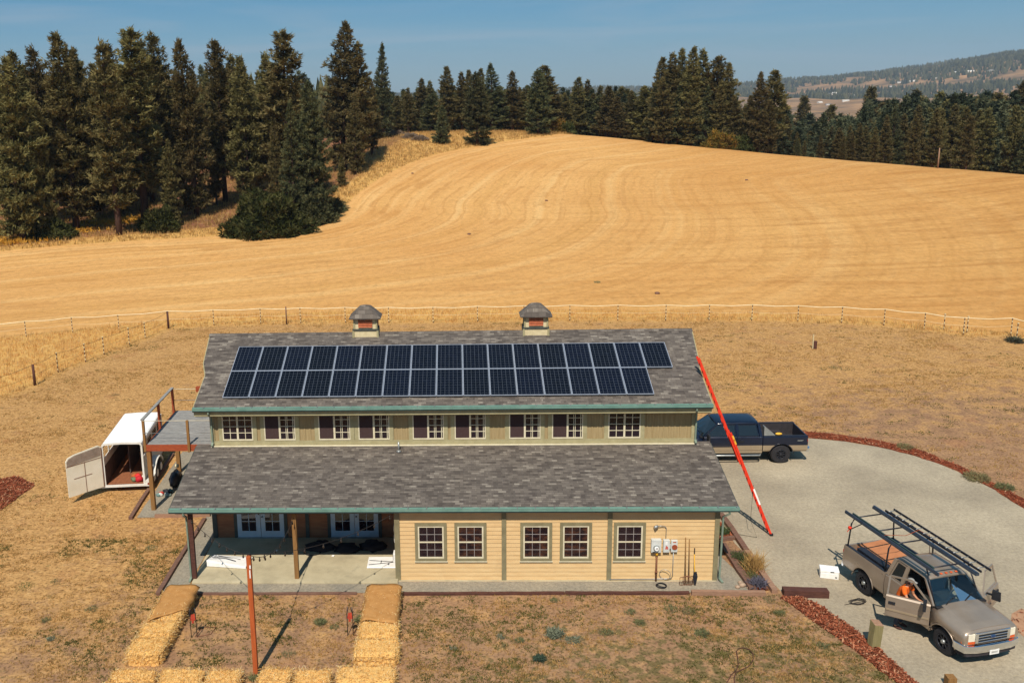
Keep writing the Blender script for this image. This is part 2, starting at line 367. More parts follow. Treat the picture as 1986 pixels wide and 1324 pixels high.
# ---- double-hung windows
def dh_window(x0,x1,z0,z1,pick):
    w=MB();t=.105
    for a,b in (((x0,z0),(x1,z0+t)),((x0,z1-t),(x1,z1)),((x0,z0+t),(x0+t,z1-t)),((x1-t,z0+t),(x1,z1-t))): w.box((a[0],-.06,a[1]),(b[0],-.024,b[1]))
    win=part(w,'window',M['olive'])
    w=MB();a0,a1,c0,c1=x0+t,x1-t,z0+t,z1-t;u=.05
    for a,b in (((a0,c0),(a1,c0+u)),((a0,c1-u),(a1,c1)),((a0,c0+u),(a0+u,c1-u)),((a1-u,c0+u),(a1,c1-u))): w.box((a[0],-.05,a[1]),(b[0],-.02,b[1]))
    w.box((x0-.02,-.075,z0-.03),(x1+.02,-.024,z0-.001))
    zm=(c0+c1)/2;w.box((a0+u,-.048,zm-.022),(a1-u,-.02,zm+.022));part(w,'sash_frame',M['white'],win)
    w=MB();g0,g1=a0+u,a1-u
    for (p,q,yy) in ((c0+u,zm-.022,-.034),(zm+.022,c1-u,-.036)):
        for i in (1,2): xx=g0+(g1-g0)*i/3;w.box((xx-.008,yy-.004,p),(xx+.008,yy+.004,q))
        zz=(p+q)/2;w.box((g0,yy-.005,zz-.008),(g1,yy+.003,zz+.008))
    part(w,'muntin',simple('muntin_grey','#a39a94','#8b8480',6) if 'mu' not in M else M['mu'],win)
    w=MB();w.box((g0,-.029,c0+u),(g1,-.024,c1-u));part(w,'pane',M['glass2' if pick else 'glass'],win)
M['mu']=simple('muntin_grey','#a39a94','#8b8480',6)
for i,(a,b) in enumerate([(7.89,9.0),(9.27,10.38),(11.55,12.65),(12.92,14.02),(14.77,15.86)]): dh_window(a,b,.75,2.18,i in(1,2,3))
# ---- clerestory sliders
UW=[(.45,1.62),(2.06,3.25),(4.14,5.35),(5.66,6.84),(7.72,8.9),(9.31,10.48),(11.36,12.54),(12.97,14.13),(15.07,16.27)]
for i,(x0,x1) in enumerate(UW):
    y=W1-.022;z0,z1=3.92,5.04
    w=MB()
    w.prism([(x0-.15,y-.022,3.9),(x0-.002,y-.022,3.9),(x0-.002,y-.022,5.045),(x1+.002,y-.022,5.045),(x1+.002,y-.022,3.9),(x1+.15,y-.022,3.9),(x1+.15,y-.022,5.09),(x0-.15,y-.022,5.09)],(0,.0225,0))
    win=part(w,'window',M['olive_light'])
    w=MB();t=.05
    for a,b,c,d in ((x0,x1,z0,z0+t),(x0,x1,z1-t,z1),(x0,x0+t*.8,z0+t,z1-t),(x1-t*.8,x1,z0+t,z1-t)): w.box((a,y-.03,c),(b,y,d))
    xm=(x0+x1)/2;w.box((xm-.035,y-.036,z0+t),(xm+.035,y,z1-t));part(w,'sash_frame',M['white'],win)
    w=MB();both=i in(0,8)
    for a,b in (((x0+.04,xm-.035),) if both else ())+((xm+.035,x1-.04),):
        k=(a+b)/2;w.box((k-.012,y-.016,z0+t),(k+.012,y-.006,z1-t))
        if not both: w.box((k-.07,y-.01,z0+t),(k-.05,y-.005,z1-t-.02));w.box((b-.06,y-.014,z0+t),(b-.035,y-.005,z1-t))
        for q in (1,2,3): zz=z0+t+(z1-z0-2*t)*q/4+.0;w.box((a,y-.018,zz-.011),(b,y-.006,zz+.011))
    part(w,'muntin',M['white'],win)
    w=MB();w.box((xm+.035,y-.005,z0+t),(x1-.04,y-.001,z1-t))
    if both:w.box((x0+.04,y-.005,z0+t),(xm-.035,y-.001,z1-t))
    part(w,'pane',M['glass'],win)
    if not both: w=MB();w.box((x0+.04,y-.016,z0+t),(xm-.035,y-.010,z1-t));part(w,'insect_screen',M['screen'],win)
# ---- french doors
for x0,x1 in ((.89,2.70),(4.51,6.34)):
    xm=(x0+x1)/2
    w=MB();w.box((x0-.02,YB-.10,.081),(x1+.02,YB-.023,.12));part(w,'door_sill',M['metal'])
    for a,b,hs in ((x0,xm-.008,1),(xm+.008,x1,-1)):
        w=MB();y=YB-.06;st=.17
        w.box((a,y,.125),(a+st,y+.035,2.14));w.box((b-st,y,.125),(b,y+.035,2.14));w.box((a+st,y,.125),(b-st,y+.035,.38));w.box((a+st,y,1.99),(b-st,y+.035,2.14))
        dr=part(w,'door',M['door'],bevel=.004)
        w=MB();w.box((a+st,y+.014,.38),(b-st,y+.02,1.99));part(w,'pane',M['glass'],dr)
        w=MB();k=(a+b)/2;w.box((k-.01,y+.004,.38),(k+.01,y+.013,1.99))
        for q in range(1,4): zz=.38+1.61*q/4;w.box((a+st,y+.003,zz-.01),(b-st,y+.0135,zz+.01))
        part(w,'muntin',M['door'],dr)
        if hs<0:
            w=MB();
            for zz in (.98,1.14): w.cyl((a+.07,y,zz),(a+.07,y-.05,zz),.028,.03,10)
            part(w,'handle',M['blackmetal'],dr)
# ---- cupolas
for cx in (5.68,12.67):
    w=MB();w.box((cx-.5,YR-.3,6.7),(cx+.5,YR+.3,7.24));cu=part(w,'cupola',M['cream'])
    w=MB();w.box((cx-.53,YR-.34,7.24),(cx+.53,YR+.34,7.30));part(w,'cupola_ledge',M['dark_trim'],cu)
    w=MB();w.box((cx-.46,YR-.27,7.30),(cx+.46,YR+.27,7.76));part(w,'cupola_wall',M['cream'],cu)
    for sx in (-1,1):
        for sy in (-1,1): w=MB();w.box((cx+sx*.5-.04,YR+sy*.3-.04,6.7),(cx+sx*.5+.04,YR+sy*.3+.04,7.235));part(w,'cupola_corner',M['olive_light'],cu);w=MB();w.box((cx+sx*.46-.035,YR+sy*.27-.035,7.305),(cx+sx*.46+.035,YR+sy*.27+.035,7.75));part(w,'cupola_corner',M['olive_light'],cu)
    w=MB()
    for k in range(5):
        z=7.37+k*.075
        w.hexa([(cx-.29,YR-.325,z),(cx+.29,YR-.325,z),(cx+.29,YR-.272,z+.03),(cx-.29,YR-.272,z+.03),(cx-.29,YR-.325,z+.012),(cx+.29,YR-.325,z+.012),(cx+.29,YR-.272,z+.055),(cx-.29,YR-.272,z+.055)])
        w.hexa([(cx+.515,YR-.18,z),(cx+.515,YR+.18,z),(cx+.462,YR+.18,z+.03),(cx+.462,YR-.18,z+.03),(cx+.515,YR-.18,z+.012),(cx+.515,YR+.18,z+.012),(cx+.462,YR+.18,z+.055),(cx+.462,YR-.18,z+.055)])
    part(w,'cupola_louver',M['louver'],cu)
    w=MB()
    def sec(h,z,c=.35): a=h*(1-c);q=.7;return [(cx-h,YR-a*q,z),(cx-a,YR-h*q,z),(cx+a,YR-h*q,z),(cx+h,YR-a*q,z),(cx+h,YR+a*q,z),(cx+a,YR+h*q,z),(cx-a,YR+h*q,z),(cx-h,YR+a*q,z)]
    w.loft([sec(.64,7.73,.12),sec(.66,7.77,.12),sec(.54,7.90,.2),sec(.25,8.19,.3),sec(.21,8.22,.3),sec(.08,8.25,.3)])
    part(w,'cupola_roof',M['shingle'],cu)
# vent pipe, house lamp
w=MB();w.cyl((7.2,3.0,3.55),(7.2,3.0,3.98),.035);w.cyl((7.2,3.0,3.615),(7.2,3.0,3.65),.12,.05);part(w,'vent_pipe',M['metal'])
w=MB();w.tube([(16.55,-.04,1.6),(16.55,-.06,1.98),(16.5,-.07,2.06),(16.4,-.09,2.09),(16.22,-.1,2.08)],.014,8);w.cyl((16.25,-.1,2.09),(16.12,-.14,2.04),.045,.06);part(w,'wall_lamp',M['metal'])
w=MB();w.box((-1.12,5.6,5.15),(-.9,5.75,5.35));w.beam((-.9,5.68,5.25),(0,5.68,5.25),.06,.06);part(w,'hoist_bracket',M['redwood'])
# ================================================================= SOLAR PANELS
n=NT('solar_cells');tc=n.new('ShaderNodeTexCoord');sp=n.new('ShaderNodeSeparateXYZ');n.l(tc.outputs['Object'],sp.inputs[0])
def line(src,pitch,off,half):
    f=n.math('FRACT',n.math('DIVIDE',n.math('ADD',src,off),pitch));d=n.math('ABSOLUTE',n.math('SUBTRACT',f,.5));return n.math('GREATER_THAN',d,.5-half/pitch)
lx=line(sp.outputs[0],.1575,.0,.0065);ly=line(sp.outputs[1],.1595,.0,.0045);bb=line(sp.outputs[0],.0525,.026,.0012)
ln=n.math('MAXIMUM',lx,ly)
cellc=n.ramp(n.noise(n.coord('Object',(1,1,1)),5,2),[(.35,(.002,.0035,.007,1)),(.7,(.004,.006,.012,1))])
obi=n.new('ShaderNodeObjectInfo');cellc=n.mix(obi.outputs['Random'],cellc,n.mix(1.0,cellc,(1.25,1.3,1.6,1),'MULTIPLY'))
col=n.mix(n.math('MULTIPLY',bb,.12),cellc,(.2,.22,.26,1));col=n.mix(n.math('MULTIPLY',ln,.42),col,(.13,.15,.18,1))
M['cells']=n.fin(col,.3,0,.06);M['alu']=simple('aluminium_frame','#b4bac4','#9aa1ad',4,rough=.4,metal=.3)
pitch=math.atan(s2)
def make_panel():
    r=empty('solar_panel',(0,0,0))
    w=MB();W,H=.995,1.648;t=.022
    w.box((0,0,-.035),(t,H,.0));w.box((W-t,0,-.035),(W,H,0));w.box((t,0,-.035),(W-t,t,0));w.box((t,H-t,-.035),(W-t,H,0));w.build('frame',M['alu'],r)
    w=MB();w.box((t,t,-.012),(W-t,H-t,-.006));w.build('cells',M['cells'],r)
    w=MB();w.box((0,.3,-.085),(W+.012,.34,-.036));w.box((0,1.28,-.085),(W+.012,1.32,-.036));w.build('mounting_rail',M['metal'],r)
    return r
proto=make_panel();ordn='first second third fourth fifth sixth seventh eighth ninth tenth eleventh twelfth thirteenth fourteenth fifteenth sixteenth seventeenth'.split()
first=True
for row in (0,1):
    for i in range(17 if row else 16):
        r=proto if first else copy_tree(proto);first=False
        y=3.23+row*1.562;x=.56+(.06 if row else 0)*0+i*1.0085+.02
        r.location=(x,y,rp(y)+.12);r.rotation_euler=(pitch,0,0)
        nm=ordn[i] if i<(16 if row else 15) else ('last' )
        lab=f"dark solar panel, {nm} from the left in the {'upper' if row else 'lower'} row on the roof"
        if i==0: lab=f"dark solar panel at the left end of the {'upper' if row else 'lower'} row on the roof"
        if row and i==16: lab="dark solar panel at the right end of the upper row, jutting past the lower row"
        if not row and i==15: lab="dark solar panel at the right end of the lower row on the roof"
        tag(r,lab,'solar panel','solar panels in two rows on the roof')
# ================================================================= TERRAIN
def az_of(u): d=ray(u,220); return math.atan2(d[0],d[1])
def zat(u,v,r): return PR(u,v,r).z
RS=np.array([0,60,68,80,90,100,110,120,130,140,150,160,170,180,190,200,215,230,250,280,320,380,450,600,1000,1600,2500,3300,3900,4500,5200,6200,7500],float)
def col_hill(u,vc,rc,far):  # a field crest seen at pixel row vc, distance rc
    zc=zat(u,vc,rc);los=(CAM[2]-zc)/rc;z=[]
    for r in RS:
        if r<=68:z.append(0)
        elif r<=rc: t=(r-68)/(rc-68);z.append(zc*(t**1.7)*(1.0 if t>=1 else 1)*1.0)
        elif r<=600: d=r-rc;z.append(max(zc-(los+.02)*d-.0009*d*d,-26-(r-300)*.01 if r>300 else -26))
        else: z.append(0)
    return z
def far_fill(z,hz):  # hz: far ridge height list at RS>600
    z=list(z)
    for i,r in enumerate(RS):
        if r>=600: z[i]=np.interp(r,[600,1000,1600,2500,3300,3900,4500,5200,6200,7500],hz)
    return z
H0=[-30,-38,-43,-45,-40,-30,-20,-15,-60,-200]
def flat(pairs,hz=H0): return far_fill([np.interp(r,[p[0] for p in pairs],[p[1] for p in pairs]) for r in RS],hz)
def ridge(zs): return [-30,-38,-44,-46]+zs
cols=[(-1100,flat([(68,0),(600,0)])),
 (-300,flat([(68,0),(105,0),(150,2),(220,5),(300,3),(500,-12),(600,-30)])),
 (0,flat([(68,0),(100,0),(130,1),(170,3.5),(220,5),(300,2),(500,-12),(600,-30)])),
 (300,flat([(68,0),(105,.1),(130,1.2),(170,3.8),(220,5),(300,2),(500,-12),(600,-30)])),
 (500,flat([(68,0),(110,.4),(140,2),(180,4.5),(230,5.5),(300,2),(500,-12),(600,-30)])),
 (620,flat([(68,0),(112,.5),(130,1.4),(150,2.6),(190,4.5),(230,6),(300,2),(500,-12),(600,-30)])),
 (700,flat([(68,0),(100,.5),(120,1.6),(145,3.6),(170,6.0),(190,7.2),(215,7.5),(250,3),(500,-16),(600,-30)])),
 (800,far_fill(col_hill(800,257,196,0),H0)),(940,far_fill(col_hill(940,253,200,0),H0)),(1070,far_fill(col_hill(1070,255,192,0),H0)),
 (1200,far_fill(col_hill(1200,265.5,187,0),H0)),
 (1400,far_fill(col_hill(1400,285,176,0),ridge([-40,-28,-20,-12,0,-160]))),
 (1560,far_fill(col_hill(1560,299.5,166,0),ridge([-34,-10,8,2,-10,-200]))),
 (1700,far_fill(col_hill(1700,311,157,0),ridge([-26,12,42,34,0,-200]))),
 (1850,far_fill(col_hill(1850,323.5,149,0),ridge([-15,45,78,80,0,-200]))),
 (1986,far_fill(col_hill(1986,334,142,0),ridge([0,80,118,118,0,-200]))),
 (2200,far_fill(col_hill(2200,350,134,0),ridge([10,95,140,140,0,-200]))),
 (2900,flat([(68,0),(120,2),(300,-12),(600,-30)]))]
CA=np.array([az_of(c[0]) for c in cols]);CZ=np.array([c[1] for c in cols])
AF=np.linspace(R(-60),R(60),241);RF=np.concatenate([np.arange(0,300,2.5),np.geomspace(300,7500,140)])
T=np.array([[np.interp(a,CA,CZ[:,i]) for i in range(len(RS))] for a in AF])
T=np.array([np.interp(RF,RS,t) for t in T])
def blur(T,k,ax):
    ker=np.hanning(2*k+3)[1:-1];ker/=ker.sum();pad=[(0,0),(0,0)];pad[ax]=(len(ker)//2,)*2;Q=np.pad(T,pad,mode='edge')
    return np.apply_along_axis(lambda m:np.convolve(m,ker,'valid'),ax,Q)
T=blur(T,7,0);TN=blur(T[:,:130],2,1);T[:,4:124]=TN[:,4:124]
near=np.clip((RF-66)/8,0,1);T*=near[None,:]
def polar(x,y): dx=np.asarray(x,float)-CAM[0];dy=np.asarray(y,float)-CAM[1];return np.arctan2(dx,dy),np.hypot(dx,dy)
def hfun(x,y):
    a,r=polar(x,y);ai=np.clip((a-AF[0])/(AF[1]-AF[0]),0,len(AF)-1.001);i=ai.astype(int);fa=ai-i
    j=np.clip(np.searchsorted(RF,r,side='right')-1,0,len(RF)-2);fr=np.clip((r-RF[j])/(RF[j+1]-RF[j]),0,1)
    z=(T[i,j]*(1-fr)+T[i,j+1]*fr)*(1-fa)+(T[i+1,j]*(1-fr)+T[i+1,j+1]*fr)*fa
    lump=(np.sin(x*.045+1.3)*np.cos(y*.038+.4)*.35+np.sin(x*.11+y*.07)*.12)*np.clip((r-85)/60,0,1)*np.clip((170-r)/40,0.15,1)
    far=np.clip((r-700)/1500,0,1)*(np.sin(x*.0042+2)*np.cos(y*.0031)*9+np.sin(x*.0107+y*.006)*5+np.sin(x*.023-y*.017)*2.5)
    out=(np.abs(a)<R(60));return np.where(out,z+lump*0.6+far,0*z)
def hz(x,y): return float(hfun(np.array([x]),np.array([y]))[0])
def gp(u,v):  # point of the terrain seen at a pixel (march along the ray)
    d=ray(u,v);t=30.0;p=CAM.copy()
    while t<7000:
        p=CAM+d*t
        if p[2]<hz(p[0],p[1]): 
            lo,hi=t*.985-1,t
            for _ in range(22):
                m=(lo+hi)/2;p=CAM+d*m
                if p[2]<hz(p[0],p[1]):hi=m
                else:lo=m
            return Vector(p)
        t=t*1.012+.3
    return Vector(p)
# ---- mesh: one polar sheet round the camera's foot, reaching past the hills
az=np.concatenate([np.linspace(R(-180),R(-60),13)[:-1],np.linspace(R(-60),R(-37),40)[:-1],np.linspace(R(-37),R(40),560)[:-1],np.linspace(R(40),R(60),30)[:-1],np.linspace(R(60),R(180),13)[:-1]])
rr=np.concatenate([[2,12,20],np.arange(24,60,1.2),np.arange(60,130,.7),np.arange(130,260,1.2),np.geomspace(260,7400,120)])
Aa,Rr=np.meshgrid(az,rr,indexing='ij');X=CAM[0]+np.sin(Aa)*Rr;Y=CAM[1]+np.cos(Aa)*Rr;Z=hfun(X,Y)
def seg_dist(X,Y,pl):
    D=np.full(X.shape,1e9)
    for (x0,y0),(x1,y1) in zip(pl[:-1],pl[1:]):
        dx,dy=x1-x0,y1-y0;t=np.clip(((X-x0)*dx+(Y-y0)*dy)/(dx*dx+dy*dy+1e-9),0,1);D=np.minimum(D,np.hypot(X-x0-t*dx,Y-y0-t*dy))
    return D
def inpoly(X,Y,pl):
    c=np.zeros(X.shape,bool);n=len(pl)
    for i in range(n):
        x0,y0=pl[i];x1,y1=pl[(i+1)%n]
        m=((y0>Y)!=(y1>Y))&(X<(x1-x0)*(Y-y0)/((y1-y0) if abs(y1-y0)>1e-9 else 1e-9)+x0);c^=m
    return c
def smoothpl(pl,it=2):
    for _ in range(it):
        q=[pl[0]]
        for a,b in zip(pl[:-1],pl[1:]): q+=[(a[0]*.75+b[0]*.25,a[1]*.75+b[1]*.25),(a[0]*.25+b[0]*.75,a[1]*.25+b[1]*.75)]
        q.append(pl[-1]);pl=q
    return pl
EDGE=[tuple(gp(u,v)[:2]) for u,v in ((-260,512),(0,487),(200,470),(460,455),(560,446),(640,428),(668,398),(700,370),(760,332),(820,306),(880,291),(960,277))]
tail=[tuple(gp(1070,263.5)[:2])]
EDGE=smoothpl(EDGE+tail,2)
far_loop=[]
for u,r_ in ((1200,240),(1400,235),(1700,225),(1986,215),(2400,190)): p=PR(u,200,r_);far_loop.append((p.x,p.y))
# fence lines (world), from the photo
FAR_POSTS=[(-40,660),(51,653),(141,645),(231,640),(327,637),(415,631),(506,628),(583,627),(670,626),(754,626),(840,626),(926,624),(1016,623),(1105,622),(1198,622),(1291,622),(1375,622),(1458,622),(1547,624),(1632,627),(1714,632),(1792,640),(1868,650),(1960,651.5),(2050,672)]
FENCE=[tuple(P(u,v)[:2]) for u,v in FAR_POSTS]
NEAR_POSTS=[(327,637),(282,657),(251,668),(202,688),(166,702),(113,722),(68,747),(-20,778),(-120,815)]
FEN2=[tuple(P(u,v)[:2]) for u,v in NEAR_POSTS]
# near edge of the stubble: a strip of tall grass lies between it and the fence
NE=[tuple(gp(u,v)[:2]) for u,v in ((-300,700),(0,655),(250,628),(420,612),(700,602),(1000,600),(1300,603),(1500,607),(1700,618),(1850,634),(2000,652),(2300,700))]
stub_poly=EDGE+far_loop+NE[::-1]
stub=inpoly(X,Y,stub_poly)
de=seg_dist(X,Y,EDGE);dn=seg_dist(X,Y,NE)
dall=np.minimum(seg_dist(X,Y,stub_poly[:len(EDGE)]),dn)
rowd=seg_dist(X,Y,EDGE+[far_loop[0]])
stubw=np.where(stub,.5+np.clip(dall/1.5,0,.5),.5-np.clip(dall/1.5,0,.5))
yard_poly=FENCE[4:]+[(70,20),(70,-60),(-70,-60),(-60,5)]+[FEN2[-1]]+FEN2[::-1][1:-1]
yard=inpoly(X,Y,yard_poly);dy=np.minimum(seg_dist(X,Y,FENCE[4:]),seg_dist(X,Y,FEN2));yardw=np.where(yard,.5+np.clip(dy/1.2,0,.5),.5-np.clip(dy/1.2,0,.5))
a_,r_=polar(X,Y)
wood_front=[tuple(gp(u,v)[:2]) for u,v in ((-400,520),(0,478),(150,462),(330,446),(470,438),(600,436),(655,410),(640,370),(690,345),(740,300),(790,262))]
wf=wood_front+[tuple(PR(760,180,420)[:2]),tuple(PR(-500,180,420)[:2])]
forest=inpoly(X,Y,wf);df=seg_dist(X,Y,wood_front);forw=np.where(forest,.5+np.clip(df/8,0,.5),.5-np.clip(df/8,0,.5))
farw=np.clip((r_-230)/60,0,1)
n=NT('ground_cover');v=n.coord('Object')
# yard: dry straw over brown soil with dull green patches
n1=n.noise(v,.12,4,.6);n2=n.noise(v,1.1,6,.7);n3=n.noise(v,7,5,.7);n4=n.noise(n.coord('Object',(1,1.4,1)),3.1,6,.75,.5)
soil=n.ramp(n2,[(.3,L_('#9b765a')),(.7,L_('#c0966f'))])
straw=n.ramp(n4,[(.25,L_('#937048')),(.42,L_('#be8f5a')),(.58,L_('#d8a76c')),(.8,L_('#ecc083'))])
cov=n.attr('straw');cm=n.ramp(n.math('ADD',n.math('MULTIPLY',n2,.9),n.math('ADD',n.math('MULTIPLY',n3,.35),n.math('MULTIPLY',cov,.6))),[(.78,0.),(1.0,1.)])
yardc=n.mix(cm,soil,straw)
gm=n.ramp(n.math('ADD',n.noise(v,2.4,5,.7),n.math('MULTIPLY',n.attr('green'),.14)),[(.60,0.),(.70,.75)]);yardc=n.mix(gm,yardc,n.ramp(n3,[(.3,L_('#51502f')),(.7,L_('#7d7346'))]))
rd=n.ramp(n.noise(v,.5,3,.5),[(.60,0.),(.72,.3)]);yardc=n.mix(rd,yardc,L_('#b07350'))
sp_=n.ramp(n.noise(v,9,3,.6),[(.34,.55),(.5,1.08),(.7,1.15)]);yardc=n.mix(1.0,yardc,sp_,'MULTIPLY');yardc=n.mix(1.0,yardc,(.94,.94,.93,1),'MULTIPLY')
# tall golden grass
tall=n.ramp(n.noise(n.coord('Object',(3,1,1)),1.6,5,.7),[(.25,L_('#cf9a52')),(.5,L_('#e3b268')),(.8,L_('#f0c984'))])
tall=n.mix(n.ramp(n1,[(.4,0.),(.7,.5)]),tall,L_('#c98f4c'))
# stubble: swaths that follow the field edge
row=n.attr('row');wob=n.noise(v,.03,3,.5)
rw=n.math('ADD',row,n.math('MULTIPLY',wob,5))
cbr=n.new('ShaderNodeCombineXYZ');n.l(rw,cbr.inputs[0])
s1n=n.noise(cbr.outputs[0],.30,3,.6);cb2=n.new('ShaderNodeCombineXYZ');n.l(n.math('MULTIPLY',rw,1.0),cb2.inputs[0]);nn=n.noise(v,.05,3);n.l(n.math('MULTIPLY',nn,5),cb2.inputs[1])
s2n=n.noise(cb2.outputs[0],1.1,3,.6)
st=n.ramp(s1n,[(.28,L_('#dda863')),(.5,L_('#ebb470')),(.72,L_('#f6c886'))])
rfade=n.ramp(n.math('DIVIDE',row,120),[(.15,1.),(.75,.25)])
flat_=n.ramp(n.noise(v,.9,4,.7),[(.3,L_('#d8a25e')),(.7,L_('#edb772'))]);st=n.mix(rfade,flat_,st)
spx=n.new('ShaderNodeSeparateXYZ');n.l(v,spx.inputs[0]);soilx=n.math('MULTIPLY',n.ramp(n.math('DIVIDE',n.math('ADD',spx.outputs[0],-20),110),[(0.,0.),(.8,1.)]),n.ramp(n.noise(n.coord('Object',(.5,1.3,1)),.05,4,.6),[(.3,.25),(.65,1.)]));st=n.mix(n.math('MULTIPLY',soilx,.75),st,L_('#bd8545'))
st=n.mix(n.math('MULTIPLY',rfade,n.ramp(s2n,[(.37,.42),(.48,0.)])),st,L_('#bd8549'))
hzn=n.noise(n.coord('Object',(.10,.9,1),(3,1,0)),.6,5,.7,.5);st=n.mix(n.math('MULTIPLY',n.ramp(hzn,[(.46,0.),(.66,.8)]),n.math('SUBTRACT',1.15,rfade)),st,L_('#b0783f'))
st=n.mix(n.ramp(n.noise(v,.022,4,.6),[(.42,0.),(.7,.5)]),st,L_('#cf8e4b'))
st=n.mix(1.0,st,n.ramp(n.noise(n.coord('Object',(1,.7,1)),1.8,6,.9),[(.36,.78),(.5,1.),(.64,1.12)]),'MULTIPLY')
st=n.mix(n.ramp(n.noise(n.coord('Object',(.25,1.6,1)),.35,4,.7),[(.6,0.),(.75,.35)]),st,L_('#b98148'))
# forest floor and far land
ff=n.ramp(n.noise(v,.35,5,.7),[(.3,L_('#6d4a38')),(.5,L_('#97674b')),(.7,L_('#b98a5a'))])
fa=n.ramp(n.noise(v,.012,5,.6),[(.35,L_('#6b5a42')),(.52,L_('#a07c58')),(.72,L_('#c89a6c'))])
c=n.mix(n.attr('yard'),tall,yardc);ns=n.math('MULTIPLY',n.math('SUBTRACT',n.noise(v,1.3,4,.7),.5),.7)
def edge(a): return n.ramp(n.math('ADD',n.attr(a),ns),[(.42,0.),(.58,1.)])
c=n.mix(edge('stub'),c,st);c=n.mix(edge('forest'),c,ff);c=n.mix(n.attr('farland'),c,fa)
hb=n.math('ADD',n.math('MULTIPLY',n3,.6),n.math('MULTIPLY',n.noise(v,22,3),.5));n.bump(hb,.7,.07)
M['ground']=n.fin(c,1,0,.05)
left=np.clip((8-X)/14,0,1)*np.clip((Y+9)/9,0,1);back=np.clip((Y-6)/8,0,1)
strawa=.22+.5*np.maximum(left,back*.85)-np.clip((X-23)/6,0,1)*np.clip((24-Y)/8,0,1)*.35
greena=np.clip((-1-Y)/3,0,1)*np.clip((X-8)/6,-.2,1)+.25*np.clip((-2-Y)/5,0,1)
nA,nR=Aa.shape;idx=np.arange(nA*nR).reshape(nA,nR);i2=np.roll(idx,-1,axis=0)
F=np.stack([idx[:,:-1],idx[:,1:],i2[:,1:],i2[:,:-1]],-1).reshape(-1,4)
me=np_mesh('ground',np.stack([X,Y,Z],-1).reshape(-1,3),F,M['ground'],True,{'row':rowd.ravel(),'stub':stubw.ravel(),'yard':yardw.ravel(),'forest':forw.ravel(),'farland':farw.ravel(),'straw':strawa.ravel(),'green':greena.ravel()})
g=np_obj('ground',me);tag(g,kind='structure')
# ================================================================= SKY, SUN
W=bpy.data.worlds.new('World');SC.world=W;W.use_nodes=True;wt=W.node_tree;bg=wt.nodes['Background']
SUN_EL,SUN_AZ=R(52),R(9)   # light travels towards +y, slightly +x
sky=wt.nodes.new('ShaderNodeTexSky');sky.sky_type='NISHITA';sky.sun_disc=False;sky.sun_elevation=SUN_EL;sky.sun_rotation=math.pi+SUN_AZ
sky.altitude=700;sky.air_density=1.0;sky.dust_density=.2;sky.ozone_density=3.0
tc=wt.nodes.new('ShaderNodeTexCoord');mp=wt.nodes.new('ShaderNodeMapping');mp.inputs['Scale'].default_value=(1.2,1.2,16);mp.inputs['Rotation'].default_value=(.05,.06,0);wt.links.new(tc.outputs['Generated'],mp.inputs[0])
nz=wt.nodes.new('ShaderNodeTexNoise');nz.inputs['Scale'].default_value=2.0;nz.inputs['Detail'].default_value=7;nz.inputs['Roughness'].default_value=.55;nz.inputs['Distortion'].default_value=.7;wt.links.new(mp.outputs[0],nz.inputs['Vector'])
rp_=wt.nodes.new('ShaderNodeValToRGB');rp_.color_ramp.elements[0].position=.48;rp_.color_ramp.elements[0].color=(0,0,0,1);rp_.color_ramp.elements[1].position=.70;rp_.color_ramp.elements[1].color=(.38,.38,.38,1);wt.links.new(nz.outputs['Fac'],rp_.inputs[0])
hs=wt.nodes.new('ShaderNodeHueSaturation');hs.inputs['Hue'].default_value=.494;hs.inputs['Saturation'].default_value=1.7;hs.inputs['Value'].default_value=.62;wt.links.new(sky.outputs[0],hs.inputs['Color'])
mx=wt.nodes.new('ShaderNodeMix');mx.data_type='RGBA';tn=wt.nodes.new('ShaderNodeMix');tn.data_type='RGBA';tn.blend_type='MULTIPLY';tn.inputs[0].default_value=1;tn.inputs[7].default_value=(.88,.97,1.10,1);wt.links.new(hs.outputs[0],tn.inputs[6]);wt.links.new(rp_.outputs[0],mx.inputs[0]);ev=wt.nodes.new('ShaderNodeMix');ev.data_type='RGBA';ev.inputs[0].default_value=.6;ev.inputs[7].default_value=(1.1,2.9,4.6,1);wt.links.new(tn.outputs[2],ev.inputs[6]);wt.links.new(ev.outputs[2],mx.inputs[6]);mx.inputs[7].default_value=(3.9,4.5,5.2,1)
wt.links.new(mx.outputs[2],bg.inputs[0]);bg.inputs[1].default_value=.095
sl=bpy.data.lights.new('sun','SUN');sl.energy=4.6;sl.angle=R(.55);sl.color=(1,.93,.82);so=bpy.data.objects.new('sun',sl);COL.objects.link(so)
dv=Vector((math.sin(SUN_AZ)*math.cos(SUN_EL),math.cos(SUN_AZ)*math.cos(SUN_EL),-math.sin(SUN_EL)));so.rotation_euler=dv.to_track_quat('-Z','Y').to_euler();so.location=(0,-30,60)
SC.view_settings.view_transform='Standard';SC.view_settings.look='None';SC.view_settings.exposure=.15;SC.view_settings.gamma=1
# haze
w=MB();w.box((-7600,-900,-260),(7600,7700,260));n=NT('haze_air');vol=n.new('ShaderNodeVolumePrincipled');vol.inputs['Color'].default_value=(.72,.85,1,1);vol.inputs['Density'].default_value=.00009;vol.inputs['Anisotropy'].default_value=.1
n.n.remove(n.b);n.l(vol.outputs[0],n.n['Material Output'].inputs['Volume']);hzo=w.build('haze',n.m);tag(hzo,'thin blue haze over the far valley','haze',kind='stuff')
